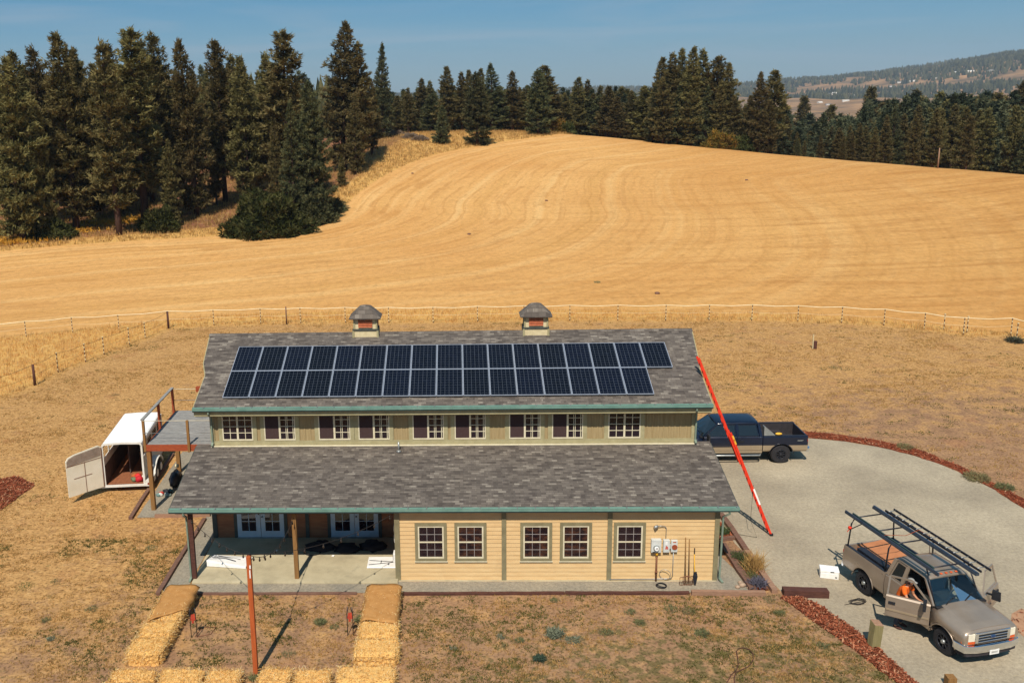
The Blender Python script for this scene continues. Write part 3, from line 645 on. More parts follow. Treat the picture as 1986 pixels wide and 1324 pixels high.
# ================================================================= TREES
def m_leaf(name,stops,trans=0):
    n=NT(name);v=n.coord('Object');oi=n.new('ShaderNodeObjectInfo')
    f=n.math('ADD',n.noise(v,.9,3,.6),n.math('MULTIPLY',n.math('SUBTRACT',n.attr('tint'),.5),.5));c=n.ramp(f,[(p,L_(h,1)) for p,h in stops])
    hsn=n.new('ShaderNodeHueSaturation');n.l(c,hsn.inputs['Color']);n.l(n.math('ADD',.485,n.math('MULTIPLY',oi.outputs['Random'],.03)),hsn.inputs['Hue']);n.l(n.math('ADD',.82,n.math('MULTIPLY',oi.outputs['Random'],.4)),hsn.inputs['Value'])
    return leafy(n,hsn.outputs[0],.22)
M['pine']=m_leaf('pine_needles',[(.3,'#3a3822'),(.5,'#5c5535'),(.7,'#7e724a')])
M['pine2']=m_leaf('dark_needles',[(.3,'#323626'),(.5,'#4d5138'),(.7,'#6c6a47')])
M['bushleaf']=m_leaf('juniper_leaf',[(.3,'#2c331e'),(.5,'#434826'),(.7,'#61613a')])
M['autumn']=m_leaf('autumn_leaf',[(.3,'#5a4f28'),(.5,'#73602e'),(.7,'#8f6530')])
M['bark']=m_wood('pine_bark','#5e4336','#3b2a24',(3,3,.8),3)
def needle_mesh(C,D,S,k,rng,name,mat,tint=None,wid=.34):
    """k narrow leaf-size triangles at every clump centre C, biased along D, of size S"""
    N=len(C);C=np.repeat(C,k,0);D=np.repeat(D,k,0);S=np.repeat(S,k)
    d=D+rng.normal(0,.75,(N*k,3));d/=np.linalg.norm(d,axis=1)[:,None]
    p=np.cross(d,rng.normal(0,1,(N*k,3)));p/=np.linalg.norm(p,axis=1)[:,None]
    L=(S*rng.uniform(.6,1.15,N*k))[:,None];c=C+rng.normal(0,.22,(N*k,3))*S[:,None]
    V=np.stack([c-p*L*wid*.5,c+p*L*wid*.5,c+d*L],1).reshape(-1,3);F=np.arange(N*k*3).reshape(-1,3)
    t=np.repeat(tint if tint is not None else rng.uniform(0,1,N),k);t=np.repeat(t,3)
    return np_mesh(name,V,F,mat,False,{'tint':t})
def pine(name,H,rw,bare,seed,mat,dens=1.0,top=.12,ragged=.35,clump=.62,shape=.75):
    rng=np.random.default_rng(seed);C=[];D=[];S=[];T_=[];tb=MB()
    lean=rng.normal(0,.012,2)*H
    def ax(z): t=z/H;return np.array([lean[0]*t*t+.02*H*math.sin(t*5+seed)*.15,lean[1]*t*t,z])
    tb.tube([ax(H*t) for t in np.linspace(-.01,.97,9)],[.018*H*(1-t*.93)+.02 for t in np.linspace(0,1,9)],7)
    z=H*bare;lobes=rng.uniform(.75,1.2,8)
    while z<H*.985:
        t=(z-H*bare)/(H*(1-bare));env=rw*max(.05,(1-t)**shape)*min(1,.55+t*3.2)
        nb=int(rng.integers(4,7)) if t<.9 else 4
        ph=rng.uniform(0,6.28)
        for b in range(nb):
            a=ph+b*6.28/nb+rng.normal(0,.3);l=env*rng.uniform(1-ragged,1.12)*lobes[int(a/6.28*8)%8]
            if rng.random()<.07: l*=1.3
            if t<.25 and rng.random()<.2: continue
            up=.05+.55*t+rng.normal(0,.12)-.12*(1-t);dr=np.array([math.cos(a),math.sin(a),0])
            base=ax(z);m=max(2,int(l/(.42)*dens))
            pts=[]
            for q in range(m):
                s=.25+.75*(q+.6)/m;pos=base+dr*l*s+np.array([0,0,up*l*s+.10*l*s*s])
                pts.append(pos)
                side=np.cross(dr,[0,0,1]);nn_=1+int(rng.random()<.8)*1+int(l>1.6)
                for _ in range(nn_):
                    off=side*rng.normal(0,.28*l*(1.05-s*.6))+np.array([0,0,rng.normal(0.03,.13)])
                    C.append(pos+off);D.append(dr*.9+side*np.sign(rng.normal())*.3+np.array([0,0,.55]));S.append(clump*.88*rng.uniform(.75,1.25)*(.75+.25*(1-t)));T_.append(rng.uniform(0,1)*.6+.4*s)
            if l>.9: tb.tube([base,base+(pts[-1]-base)*.5+np.array([0,0,-.03*l]),pts[-1]],[.03+.012*l,.02,.01],4)
        z+=rng.uniform(.34,.52)*(1.15 if t<.5 else .85)*H/19
    for q in range(5): C.append(ax(H*(.955+.012*q)));D.append([0,0,1.6]);S.append(clump*.8);T_.append(.8)
    me=needle_mesh(np.array(C),np.array(D,float),np.array(S),11,rng,'crown',mat,np.array(T_))
    t=tb.build('trunk',M['bark']);tm=t.data;bpy.data.objects.remove(t);return (me,tm,H)
KINDS=[pine('a',20,3.3,.10,1,M['pine'],shape=.62,clump=.60,ragged=.42),pine('b',20,3.0,.16,2,M['pine'],ragged=.55,shape=.5,clump=.62),pine('c',20,3.8,.06,3,M['pine'],ragged=.5,shape=.6,clump=.64),pine('d',20,2.7,.2,4,M['pine'],ragged=.62,shape=.45,clump=.66),
 pine('e',20,3.9,.03,5,M['pine2'],shape=.85,clump=.55,ragged=.28),pine('f',20,4.2,.02,6,M['pine2'],shape=.55,ragged=.4,clump=.64),pine('g',20,3.0,.12,7,M['pine'],shape=.72,clump=.58,ragged=.4)]
SMALL=[pine('s1',8,1.9,.0,11,M['pine2'],clump=.42,dens=1.3),pine('s2',8,1.5,.02,12,M['pine'],clump=.42,dens=1.3)]
pass
def tree(kind,x,y,H,label,group,wf=1.0,name='pine_tree',z=None,cat='tree'):
    me,tm,h0=kind;z=hz(x,y) if z is None else z
    r=empty(name,(x,y,z-.1),random.uniform(0,6.28),label,cat,group);s=H/h0;r.scale=(s*wf,s*wf,s)
    for nm,m in (('crown',me),('trunk',tm)): o=bpy.data.objects.new(nm,m);COL.objects.link(o);o.parent=r
    return r
def tree_px(kind,u,vtop,rng_,label,group,wf=1.0,**k):
    p=PR(u,vtop,rng_);zb=hz(p.x,p.y);return tree(kind,p.x,p.y,p.z-zb,label,group,wf,**k)
GL='dark pines of the stand left of the field';GM='pines along the crest of the field';GR='pines of the wood behind the field on the right'
tops=[(24,101,122,0,1.0),(63,92,128,1,1.0),(112,66,116,0,1.05),(148,95,125,2,.9),(197,82,112,1,1.0),(211,88,130,2,1.0),(250,58,118,3,1.25),(270,78,135,1,1),(297,65,128,1,1.05),(357,78,122,2,.85),(418,81,132,3,1.0),(448,107,140,1,1),(467,110,128,0,1),(513,103,132,1,1),(547,62,126,3,1.3),(5,113,112,2,1)]
names={112:'tall pointed pine, highest of the stand near the left edge of the photo',250:'tall ragged pine with a bare side branch near its tip, left stand',297:'slim steep-topped pine in the middle of the left stand',547:'tall crooked-topped pine at the right end of the left stand',357:'broad olive pine in the middle of the left stand'}
for u,vt,r0,k,wf in tops: tree_px(KINDS[k],u,vt,r0+4,names.get(u,'dark pine in the front ranks of the stand left of the field'),None if u in names else GL,wf*.98)
tree_px(KINDS[5],600,160,118,'dense dark broad pine at the corner of the stand beside the field','',.88)
tree_px(KINDS[4],560,195,116,'dark lower pine before the crooked-topped one, left stand','',.9)
rs=random.Random(5)
for i in range(44):
    u=-90+i*15.6+rs.uniform(-8,8);r0=rs.uniform(140,225);vt=rs.uniform(105,150)+ (r0-130)*.16+(u>480)*20
    tree_px(KINDS[rs.choice([0,1,2,3,6,1])],u,vt,r0,'dark pine deep in the stand left of the field',GL,rs.uniform(.78,1.02))
for u,vb,vt in ((35,462,250),(95,462,215),(240,418,180),(335,438,270),(420,398,235),(500,395,215),(60,440,190),(285,372,205),(-40,470,200),(540,408,230),(160,400,200),(375,375,210)):
    p=gp(u,vb);d=ray(u,vt);rh=math.hypot(p.x-CAM[0],p.y-CAM[1]);H=PR(u,vt,rh).z-p.z
    tree(KINDS[rs.choice([0,2,2,1])],p.x,p.y,H,'bushy lower pine at the front edge of the left stand',GL+', front edge',min(1.0,9/max(H,6)))
# the two big pines and the pointed one right of the gap
def at_px(kind,u,vb,vt,label,group,wf=1,**k):
    p=gp(u,vb);rh=math.hypot(p.x-CAM[0],p.y-CAM[1]);return tree(kind,p.x,p.y,PR(u,vt,rh).z-p.z,label,group,wf,**k)
at_px(KINDS[2],668,330,44,'tallest pine of all, ragged grey-green crown right of the gap in the left stand','',1.12)
at_px(KINDS[1],700,322,82,'tall pine leaning on the tallest one, between it and the cone-shaped one','',1.15)
at_px(KINDS[4],743,268,84,'tall cone-shaped pointed pine at the right end of the tall group','',1.0)
at_px(KINDS[0],722,300,150,'shorter pine tucked between the tall pine and the cone-shaped one','',1.1)
at_px(KINDS[2],690,338,185,'low full pine at the foot of the tallest pine','',.85)
at_px(SMALL[1],664,362,300,'small thin young pine standing alone in dry grass by the tall pines','',1.0)
at_px(SMALL[0],858,279,205,'small olive young pine alone on the grass knoll at the crest','',1.15)
at_px(KINDS[5],926,281,140,'full dark pine standing forward at the field crest','',1.25)
at_px(KINDS[5],1044,261,134,'broad dark pine at the right end of the crest group','',1.3)
mid=[(790,170,205,1,1),(818,152,212,6,1.2),(833,157,215,1,1),(868,129,204,0,1.1),(895,140,207,1,1),(910,136,206,0,1),(932,133,208,0,1),(954,122,205,4,1.25),(975,168,208,2,1),(994,138,206,6,1.2),(1012,170,210,2,1),(1057,128,205,3,1.5),(1078,175,208,2,1.2),(1122,150,215,0,1.2),(1140,155,220,1,1),(1100,180,210,2,1.2),(1165,166,215,6,1.2),(1185,175,212,2,1.2),(1205,168,220,1,1.2),(1228,176,212,2,1.2),(1250,168,214,0,1.2)]
for u,vt,r0,k,wf in mid:
    zb=hz(*PR(u,vt,r0)[:2]);tree_px(KINDS[k],u,vt,r0,'mid-size pine in the row along the field crest',GM,wf*1.25)
for i in range(40):
    u=770+i*13.2+rs.uniform(-5,5);tree_px(KINDS[rs.choice([0,2,5,1])],u,rs.uniform(165,200),rs.uniform(203,230),'lower pine filling the row along the field crest',GM,1.9)
tr=[(1283,112,190,0,1.15),(1305,103,188,1,1.2),(1326,95,190,2,1),(1346,91,186,0,1),(1365,96,188,1,1.1),(1393,110,187,3,1.4),(1411,123,186,2,1.0)]
for u,vt,r0,k,wf in tr: tree_px(KINDS[k],u,vt,r0,'tall dark pine of the high clump behind the crest right of centre','tall pines of the high clump',wf*1.05)
for u,vt in ((1290,150),(1318,160),(1340,150),(1372,165),(1400,165),(1425,185),(1270,165)): tree_px(KINDS[rs.choice([0,2,4])],u,vt,rs.uniform(180,184)+4,'lower full pine within the high clump right of centre','tall pines of the high clump',1.3)
tree_px(KINDS[2],1477,140,182,'left one of the pair of tall pines standing apart behind the crest','',.95)
tree_px(KINDS[3],1505,137,184,'right one of the pair of tall pines standing apart behind the crest','',1.4)
tree_px(KINDS[0],1455,185,184,'shorter pine at the left foot of the pair standing apart','',1.3)
tree_px(KINDS[2],1495,195,180,'low full pine before the pair standing apart','',1.2)
for i in range(125):
    u=1430+i*5.04+rs.uniform(-6,6);r0=rs.uniform(185,330) if i%2 else rs.uniform(175,240)
    vt=np.interp(u,[1430,1500,1560,1640,1700,1800,1900,2060],[200,205,215,205,192,185,188,175])+ (330-r0)*.17+rs.uniform(-10,12)
    if 1535<u<1700: vt+=24
    tree_px(KINDS[rs.choice([0,1,3,6,6,4])],u,vt,r0,'slim pine among the wood behind the field on the right',GR,rs.uniform(1.0,1.4))
for u,vt,r0 in ((1688,170,330),(1610,205,300),(1562,188,330),(1690,180,400),(1940,182,260),(1895,195,230),(1780,176,300),(1830,180,280),(1985,160,240)): tree_px(KINDS[6 if u%2 else 0],u,vt,r0,'taller slim pine rising from the wood on the right',GR+', taller',1.2)
# yellow-flowering weeds along the edge of the left wood
rngy=np.random.default_rng(14);yy=[gp(u,v_) for u,v_ in ((0,474),(30,470),(60,466),(95,458),(130,452),(145,449),(205,436),(235,433),(265,430),(290,427))];Cx=[]
for p in yy:
    k=150;Cx.append(np.stack([p.x+rngy.normal(0,1.6,k),p.y+rngy.normal(0,.8,k),np.full(k,p.z)],-1))
Cx=np.concatenate(Cx);Cx[:,2]=hfun(Cx[:,0],Cx[:,1])+.25;o=np_obj('yellow_weeds',needle_mesh(Cx,np.tile([0,0,1.],(len(Cx),1)),np.full(len(Cx),.4),4,rngy,'yellow_weeds',simple('goldenrod','#d99a2b','#a8812f',3),None,.3));tag(o,'yellow-flowering weeds along the edge of the left pine stand','weeds',kind='stuff')
# bushes and shrubs
def shrub(name,p,rx,ry,h,label,cat,mat,n_=900,size=.35,seed=1,group=None,k=7):
    rng=np.random.default_rng(seed);q=rng.normal(0,1,(n_,3));q/=np.linalg.norm(q,axis=1)[:,None];q[:,2]=np.abs(q[:,2])
    rad=rng.uniform(.45,1,n_)**.5;lump=1+.22*np.sin(q[:,0]*5+seed)*np.cos(q[:,1]*6+seed*2)+.12*np.sin(q[:,2]*9)
    C=q*rad[:,None]*lump[:,None]*np.array([rx,ry,h]);me=needle_mesh(C,q+np.array([0,0,.3]),np.full(n_,size),k,rng,'foliage',mat)
    r=empty(name,(p[0],p[1],p[2]),0,label,cat,group);o=np_obj('foliage',me,r)
    w=MB()
    for i in range(4): w.tube([(0,0,-.05),(rng.uniform(-.3,.3)*rx,rng.uniform(-.3,.3)*ry,h*.6)],[.03*h,.01],5)
    w.build('stem',M['bark'],r);return r
shrub('round_bush',gp(520,455),4.6,3.6,4.3,'rounded dark green bush at the foot of the stand, on the field edge','bush',M['bushleaf'],2600,.55,3)
shrub('round_bush',gp(604,432),3.0,2.6,3.4,'dark bush right of the rounded one, at the field corner','bush',M['pine2'],1500,.5,4)
shrub('round_bush',gp(640,412),1.9,1.8,1.6,'low dark bush at the very corner of the field edge','bush',M['pine2'],700,.45,5)
shrub('round_bush',gp(310,448),2.2,2.0,2.4,'low green bush under the pines left of the pale clearing','bush',M['bushleaf'],900,.5,6)
shrub('round_bush',gp(100,462),2.6,2.0,1.8,'low olive bush under the left-hand pines','bush',M['bushleaf'],900,.5,7)
for u,v_,c_,h_ in ((1392,283,'autumn',4.2),(1418,284,'autumn',3.2),(1440,287,'bushleaf',3.5),(1080,250,'autumn',4.5),(1095,252,'bushleaf',3.6)):
    p=PR(u,v_,182 if u>1200 else 206);shrub('autumn_shrub',(p.x,p.y,hz(p.x,p.y)),2.2,1.8,h_*.62,{1392:'orange-brown autumn shrub at the foot of the high pine clump',1418:'smaller russet shrub right of the orange-brown one',1440:'olive shrub at the right of the russet shrubs',1080:'yellowish leafy shrub right of the crest pines',1095:'olive leafy shrub beside the yellowish one'}[u],'shrub',M[c_],800,.6,u)
for u,v_ in ((795,268),(815,272),(770,262)): p=gp(u,v_);shrub('dry_shrub',p,1.6,1.4,.7,{795:'grey dry shrub on the grass knoll',815:'grey dry shrub nearest the lone small pine',770:'grey dry shrub under the cone-shaped pine'}[u],'shrub',simple('dry_twig','#8a7560','#6b5a4b',4),500,.35,u)
# ---- far wood covering the hills (nobody could count it) and the far houses
# a denser wood behind the front trees, one mass
def low_pine(seed):
    rng=np.random.default_rng(seed);n_=300;t=rng.uniform(0,1,n_)**.8;a=rng.uniform(0,6.28,n_);r_=.2*(1-t)**.9*rng.uniform(.45,1.05,n_)*(1+.25*np.sin(a*3+seed+t*9));C=np.stack([np.cos(a)*r_,np.sin(a)*r_,.04+t*.94],-1);D=np.stack([np.cos(a)*.9,np.sin(a)*.9,np.full(n_,.5)],-1)
    d=D[:,None]+rng.normal(0,.7,(n_,4,3));d/=np.linalg.norm(d,axis=2)[...,None];p=np.cross(d,rng.normal(0,1,(n_,4,3)));p/=np.linalg.norm(p,axis=2)[...,None];L=.055*rng.uniform(.6,1.1,(n_,4,1))*(1.15-.4*t[:,None,None]);c=C[:,None]+rng.normal(0,.008,(n_,4,3))
    return np.stack([c-p*L*.22,c+p*L*.22,c+d*L],2).reshape(-1,3)
lp=[low_pine(s) for s in range(5)];VV=[];TT=[];rngw=np.random.default_rng(8)
for i in range(520):
    if i<60: a=rngw.uniform(az_of(-120),az_of(600));r1=rngw.uniform(235,320);vt=rngw.uniform(125,170)
    elif i<190: a=rngw.uniform(az_of(640),az_of(1300));r1=rngw.uniform(215,262);vt=rngw.uniform(166,190)
    else: a=rngw.uniform(az_of(1280),az_of(2150));r1=rngw.uniform(200,330);u_=1430+(a-az_of(1430))/(az_of(1986)-az_of(1430))*556;vt=np.interp(u_,[1280,1430,1480,1560,1640,1700,1800,1900,2100],[150,195,195,226,232,206,190,190,178])+rngw.uniform(-18,26)
    x=CAM[0]+math.sin(a)*r1;y=CAM[1]+math.cos(a)*r1;z=hz(x,y);dd=None;uu=CX0+CF*math.tan(a-CYA)/1.0;h=max(7,CAM[2]-z-r1*(vt-(172.5-.0219*(uu-CX0)))/CF*.975);q=rngw.uniform(0,6.28);v=lp[i%5]*np.array([h*rngw.uniform(.9,1.3)*max(1,14/h),h*rngw.uniform(.9,1.3)*max(1,14/h),h]);v=np.stack([v[:,0]*math.cos(q)-v[:,1]*math.sin(q),v[:,0]*math.sin(q)+v[:,1]*math.cos(q),v[:,2]],-1)+np.array([x,y,z]);VV.append(v);TT.append(np.full(len(v),rngw.uniform(0,1)))
V=np.concatenate(VV);o=np_obj('wood_behind',np_mesh('wood_behind',V,np.arange(len(V)).reshape(-1,3),m_leaf('dull_wood_needles',[(.3,'#2f352a'),(.5,'#474b37'),(.7,'#626248')]),False,{'tint':np.concatenate(TT)}));tag(o,'dense conifer wood filling in behind the front trees','woods',kind='stuff')  # own darker needle colour for this mass of trees
rng=np.random.default_rng(3);N=110000;a=R(1)*rng.uniform(-34,42,N);r0=np.sqrt(rng.uniform(330**2,5600**2,N));
nearm=rng.random(N)<.35;r0=np.where(nearm,rng.uniform(300,1500,N),r0)
x=CAM[0]+np.sin(a)*r0;y=CAM[1]+np.cos(a)*r0
def clear(x,y): return np.sin(x*.0051+1.1)*np.cos(y*.0043+.7)+.6*np.sin(x*.013+y*.009)+.35*np.sin(x*.031-y*.027)
keep=(clear(x,y)>-.25+.5*((r0>1500)&(r0<3000)))&~((r0>1400)&(r0<2900)&(clear(x+500,y)<.9))&~((r0>700)&(r0<1400)&(clear(x,y+300)<.1))
# field opening beyond the right wood and pasture clearings on the ridge
keep&=~((a>az_of(1540))&(a<az_of(1760))&(r0>900)&(r0<2900))
x,y,r0=x[keep],y[keep],r0[keep];z=hfun(x,y);N=len(x);h=rng.uniform(11,22,N);wd=h*rng.uniform(.13,.2,N)
wd=wd*np.where(r0>2500,1.7,1)
V=[];k=5
V=np.zeros((N,2*k+1+0,3));
for j in range(k):
    q=2*math.pi*j/k+rng.uniform(0,1,N);V[:,j]=np.stack([x+np.cos(q)*wd,y+np.sin(q)*wd,z+h*.02],-1);V[:,k+j]=np.stack([x+np.cos(q+.5)*wd*.55*rng.uniform(.6,1.3,N),y+np.sin(q+.5)*wd*.55*rng.uniform(.6,1.3,N),z+h*.55],-1)
V[:,2*k]=np.stack([x,y,z+h],-1)
Fq=[]
for j in range(k):
    j2=(j+1)%k;Fq+=[[j,j2,k+j],[j2,k+j2,k+j],[k+j,k+j2,2*k]]
F=(np.arange(N)*(2*k+1))[:,None,None]+np.array(Fq)[None];me=np_mesh('far_wood',V.reshape(-1,3),F.reshape(-1,3),M['pine2'],False,{'tint':np.repeat(rng.uniform(0,1,N),2*k+1)})
o=np_obj('far_wood',me);tag(o,'distant dark conifer woods on the valley floor and hills','woods',kind='stuff')
M['fw']=simple('far_wall','#f4efe6','#e2dccf',2);M['fr']=simple('far_roof','#9b948c','#7f7a76',2)
spots=[(1590,199,'white'),(1612,183,''),(1622,181,''),(1606,203,''),(1640,196,''),(1715,205,''),(1680,204,''),(1747,160,''),(1770,158,''),(1812,152,''),(1858,141,''),(1925,137,''),(1660,186,''),(1730,168,''),(1880,139,''),(1577,186,'')]
desc={1590:'bright white long barn in the far valley gap',1747:'pale farmhouse on the bare slope of the far hill, left one',1812:'long pale shed at the corner of the brown hill field',1925:'white house high on the wooded far hill',1858:'pale house on top of the brown hill field',1715:'cream building at the right of the far valley gap',1577:'small pale house just right of the pine pair'}
for i,(u,v_,_) in enumerate(spots):
    p=gp(u,v_+1);d=math.hypot(p.x-CAM[0],p.y-CAM[1]);s=max(.3,d/5200);r=empty('far_house',p,random.uniform(-.4,.4),desc.get(u,'pale small building in the far valley'),'building',None if u in desc else 'small pale buildings in the far valley')
    l=(11+i%3*4)*s;wd_=8*s;hh=4.5*s
    b=MB();b.box((-l,-wd_,-2),(l,wd_,hh));b.build('wall',M['fw'],r);b=MB();b.prism([(-l-.5,-wd_-.6,hh),(-l-.5,wd_+.6,hh),(-l-.5,0,hh+3*s)],(2*l+1,0,0));b.build('roof',M['fr'] if i%2 else M['fw'],r)
p=PR(1820,313,152);r=empty('utility_pole',(p.x,p.y,hz(p.x,p.y)),0,'thin wooden pole standing before the wood on the right','pole')
w=MB();w.cyl((0,0,-.3),(0,0,PR(1820,287,152).z-hz(p.x,p.y)),.11,.07,8);w.build('shaft',M['timber_light'],r)
# ================================================================= SITE
rj=random.Random(21)
def sheet(name,pts,z,mat,jit=.05,step=.5,kind='structure',label=None,cat=None,th=.0):
    out=[]
    for a,b in zip(pts,pts[1:]+pts[:1]):
        a=Vector((a[0],a[1]));b=Vector((b[0],b[1]));n_=max(1,int((b-a).length/step));nm=Vector((-(b-a).y,(b-a).x)).normalized() if (b-a).length>0 else Vector((0,0))
        for i in range(n_): q=a.lerp(b,i/n_)+(nm*rj.uniform(-jit,jit) if i else Vector((0,0)));out.append((q.x,q.y))
    w=MB();w.poly([(x,y,z) for x,y in out]);o=w.build(name,mat,fix=False)
    if o.data.polygons[0].normal.z<0: o.data.flip_normals()
    tag(o,label,cat,kind=kind);return o,out
def XY(*px): return [tuple(P(u,v)[:2]) for u,v in px]
n=NT('gravel');v=n.coord('Object');f=n.ramp(n.noise(v,.35,4,.6),[(.3,L_('#a49680')),(.7,L_('#c4b499'))]);g1=n.ramp(n.noise(v,8,5,.85),[(.32,.74),(.5,1.0),(.68,1.25)]);c=n.mix(1.0,f,g1,'MULTIPLY')
stt=n.ramp(n.noise(n.coord('Object',(1,2.5,1)),3.2,4,.7),[(.60,0.),(.72,.55)]);c=n.mix(stt,c,L_('#cdb689'));n.bump(n.noise(v,38,4),.5,.02);M['gravel']=n.fin(c,1,0,.1)
n=NT('grey_gravel');v=n.coord('Object');f=n.ramp(n.noise(v,.9,4,.6),[(.3,L_('#958d7e')),(.7,L_('#ada08a'))]);g1=n.ramp(n.noise(v,9,5,.85),[(.32,.66),(.5,1.0),(.68,1.3)]);n.bump(n.noise(v,30,4),.6,.02);M['gravel2']=n.fin(n.mix(1.0,f,g1,'MULTIPLY'),1,0,.1)
n=NT('bark_mulch');v=n.coord('Object',(1,1,1));f=n.ramp(n.noise(v,9,6,.8),[(.3,L_('#592b1c')),(.5,L_('#8a442b')),(.7,L_('#ad5d3c'))]);n.bump(n.noise(v,14,5),.9,.05);M['mulch']=n.fin(f,1,0,.1)
n=NT('mulch_chip');oi=n.attr('tint');f=n.ramp(oi,[(0.,L_('#65331f')),(.4,L_('#8f4a30')),(.8,L_('#b06444')),(1.,L_('#c49470'))]);M['chip']=n.fin(f,.9,0,.2)
mul_in=XY((1480,846),(1560,849),(1640,856),(1700,866),(1760,880),(1820,899),(1880,924),(1930,950),(1986,986),(2050,1035),(2120,1100))
drive_pts=mul_in+[(46,-6),(46,-30),(24,-30)]+XY((2050,1560),(1950,1480),(1850,1390),(1790,1340),(1719,1278),(1664,1232),(1611,1195),(1575,1168),(1545,1153))+[(20.35,-.95),(19.35,5.2),(19.0,9),(18.5,14.2)]
drive,_=sheet('gravel_driveway',drive_pts,.006,M['gravel'],.06)
def mulch_strip(name,inner,outer,label,n_chips,seed):
    pts=inner+outer[::-1];o,out=sheet(name,pts,.014,M['mulch'],.07,.3,'stuff',label,'mulch')
    rng=np.random.default_rng(seed);xs=[p[0] for p in pts];ys=[p[1] for p in pts];X=rng.uniform(min(xs)-.1,max(xs)+.1,n_chips*3);Y=rng.uniform(min(ys)-.1,max(ys)+.1,n_chips*3)
    m=inpoly(X,Y,out);X,Y=X[m][:n_chips],Y[m][:n_chips];N=len(X);a=rng.uniform(0,6.28,N);l=rng.uniform(.02,.08,N);t=rng.normal(0,.35,(N,2));wd=rng.uniform(.008,.022,N)
    d=np.stack([np.cos(a)*l,np.sin(a)*l,t[:,0]*l],-1);s=np.stack([-np.sin(a)*wd,np.cos(a)*wd,t[:,1]*wd],-1);c=np.stack([X,Y,rng.uniform(.02,.07,N)],-1)
    V=np.stack([c-d-s,c+d-s,c+d+s,c-d+s],1).reshape(-1,3);F=np.arange(N*4).reshape(-1,4);me=np_mesh('bark_chips',V,F,M['chip'],False,{'tint':np.repeat(rng.uniform(0,1,N),4)});c=np_obj('bark_chips',me,o);c['kind']='stuff';return o
mo=XY((1480,833),(1556,836),(1620,842),(1700,853),(1780,871),(1850,899),(1910,926),(1960,952),(2020,990),(2090,1040),(2160,1090))
mulch_strip('mulch_strip',mul_in,mo,'curved strip of red bark mulch along the far edge of the gravel',5200,1)
mi2=XY((1548,1153),(1582,1170),(1611,1190),(1664,1226),(1719,1273),(1780,1326),(1860,1405));mo2=XY((1514,1160),(1535,1172),(1560,1191),(1594,1216),(1637,1248),(1719,1308),(1790,1365),(1860,1425))
mulch_strip('mulch_strip',mi2,mo2,'strip of red bark mulch between the lawn and the near gravel',6000,2)
mulch_strip('mulch_strip',XY((-60,925),(0,929),(30,923),(66,937)),XY((-60,1010),(0,990),(30,970),(66,942)),'patch of red bark mulch at the left edge of the photo',2500,3)
mulch_strip('mulch_strip',XY((1962,1190),(1980,1180),(2040,1200)),XY((1962,1215),(1986,1235),(2040,1250)),'reddish mulch patch at the right edge of the gravel',40,4).data.materials[0]=simple('reddish_soil','#b58c6c','#a07556',3)
# gravel apron round the house
front,_=sheet('gravel_apron',[(-.95,-.93),(7.45,-.86),(18.0,-.86),(19.35,-.9),(19.55,-.9),(18.55,3.4),(18.4,6),(LN,6),(LN,-.0),(LN,-.12),(7.3,-.12),(-.1,-.3),(-.1,3),(-.1,5),(-.9,5)],.010,M['gravel2'],.03)
side,_=sheet('gravel_under_deck',[(-3.75,4.93),(-.93,5.02),(-.1,5.02),(-.1,12),(-3.9,12)],.012,M['gravel2'],.03)
def timber(a,b,wd,h,mat,label,name='landscape_timber',z=0,group='timbers edging the gravel'):
    a=Vector((a[0],a[1],0));b=Vector((b[0],b[1],0));c=(a+b)/2;d=b-a;L=d.length;r=0
    w=MB();k=max(2,int(L/.6));secs=[]
    for i in range(k+1):
        x=-L/2+L*i/k;o=rj.uniform(-.012,.012);secs.append([(x,-wd/2+o,-.03),(x,wd/2+o,-.03),(x,wd/2+o,h+rj.uniform(-.008,.008)),(x,-wd/2+o,h+rj.uniform(-.008,.008))])
    w.loft(secs);ang=math.atan2(d.y,d.x);w.xf(Matrix.Translation(c+Vector((0,0,z)))@Matrix.Rotation(ang,4,'Z'))
    o=w.build(name,mat,loc=c);tag(o,label,'timber',group);return o
timber((7.5,-.97),(13.0,-.93),.13,.07,M['timber_dark'],'dark timber edging the gravel below the first windows')
timber((13.02,-.94),(17.2,-.92),.13,.08,M['timber_dark'],'reddish dark timber edging the gravel right of centre')
timber((17.25,-.98),(19.7,-1.02),.14,.16,M['timber_light'],'pale timber edging below the garden tools, right front corner')
timber((-.02,-.97),(5.9,-.95),.12,.05,M['timber'],'low weathered timber edging the gravel before the porch')
timber((-.98,-1.05),(-.95,1.5),.16,.12,M['timber'],'weathered timber left of the porch, near piece')
timber((-.95,1.56),(-.88,4.7),.15,.12,M['timber'],'weathered timber left of the porch, far piece')
timber((-3.0,4.95),(-.75,5.05),.12,.14,M['timber_light'],'pale timber at the near edge of the gravel under the deck')
timber((-3.95,4.75),(-4.15,8.2),.16,.12,M['timber'],'weathered timber left of the deck post, near piece')
timber((-4.15,8.3),(-4.25,11.6),.16,.12,M['timber'],'weathered timber beside the trailer wheel')
pa,pb,pc=XY((1508,1146),(1574,1146),(1540,1153));timber((20.3,-.98),(21.75,-1.08),.30,.24,M['timber_dark'],'thick dark railway sleeper lying at the gravel corner')
a1,a2=XY((1400,1058),(1460,1146));timber(a1,a2,.24,.14,M['timber'],'wide timber along the house side of the mulch bed')
b1,b2=XY((1398,1000),(1503,1150));bm_=(b1[0]+(b2[0]-b1[0])*.52,b1[1]+(b2[1]-b1[1])*.52)
timber(b1,bm_,.2,.15,M['timber'],'upper timber between the mulch bed and the driveway');timber((bm_[0]+.01,bm_[1]-.03),b2,.2,.15,M['timber_light'],'lower pale timber between the mulch bed and the driveway')
c1,c2=XY((1399,1048),(1432,1044));timber(c1,c2,.16,.12,M['timber'],'short timber across the bed above the stepping gravel')
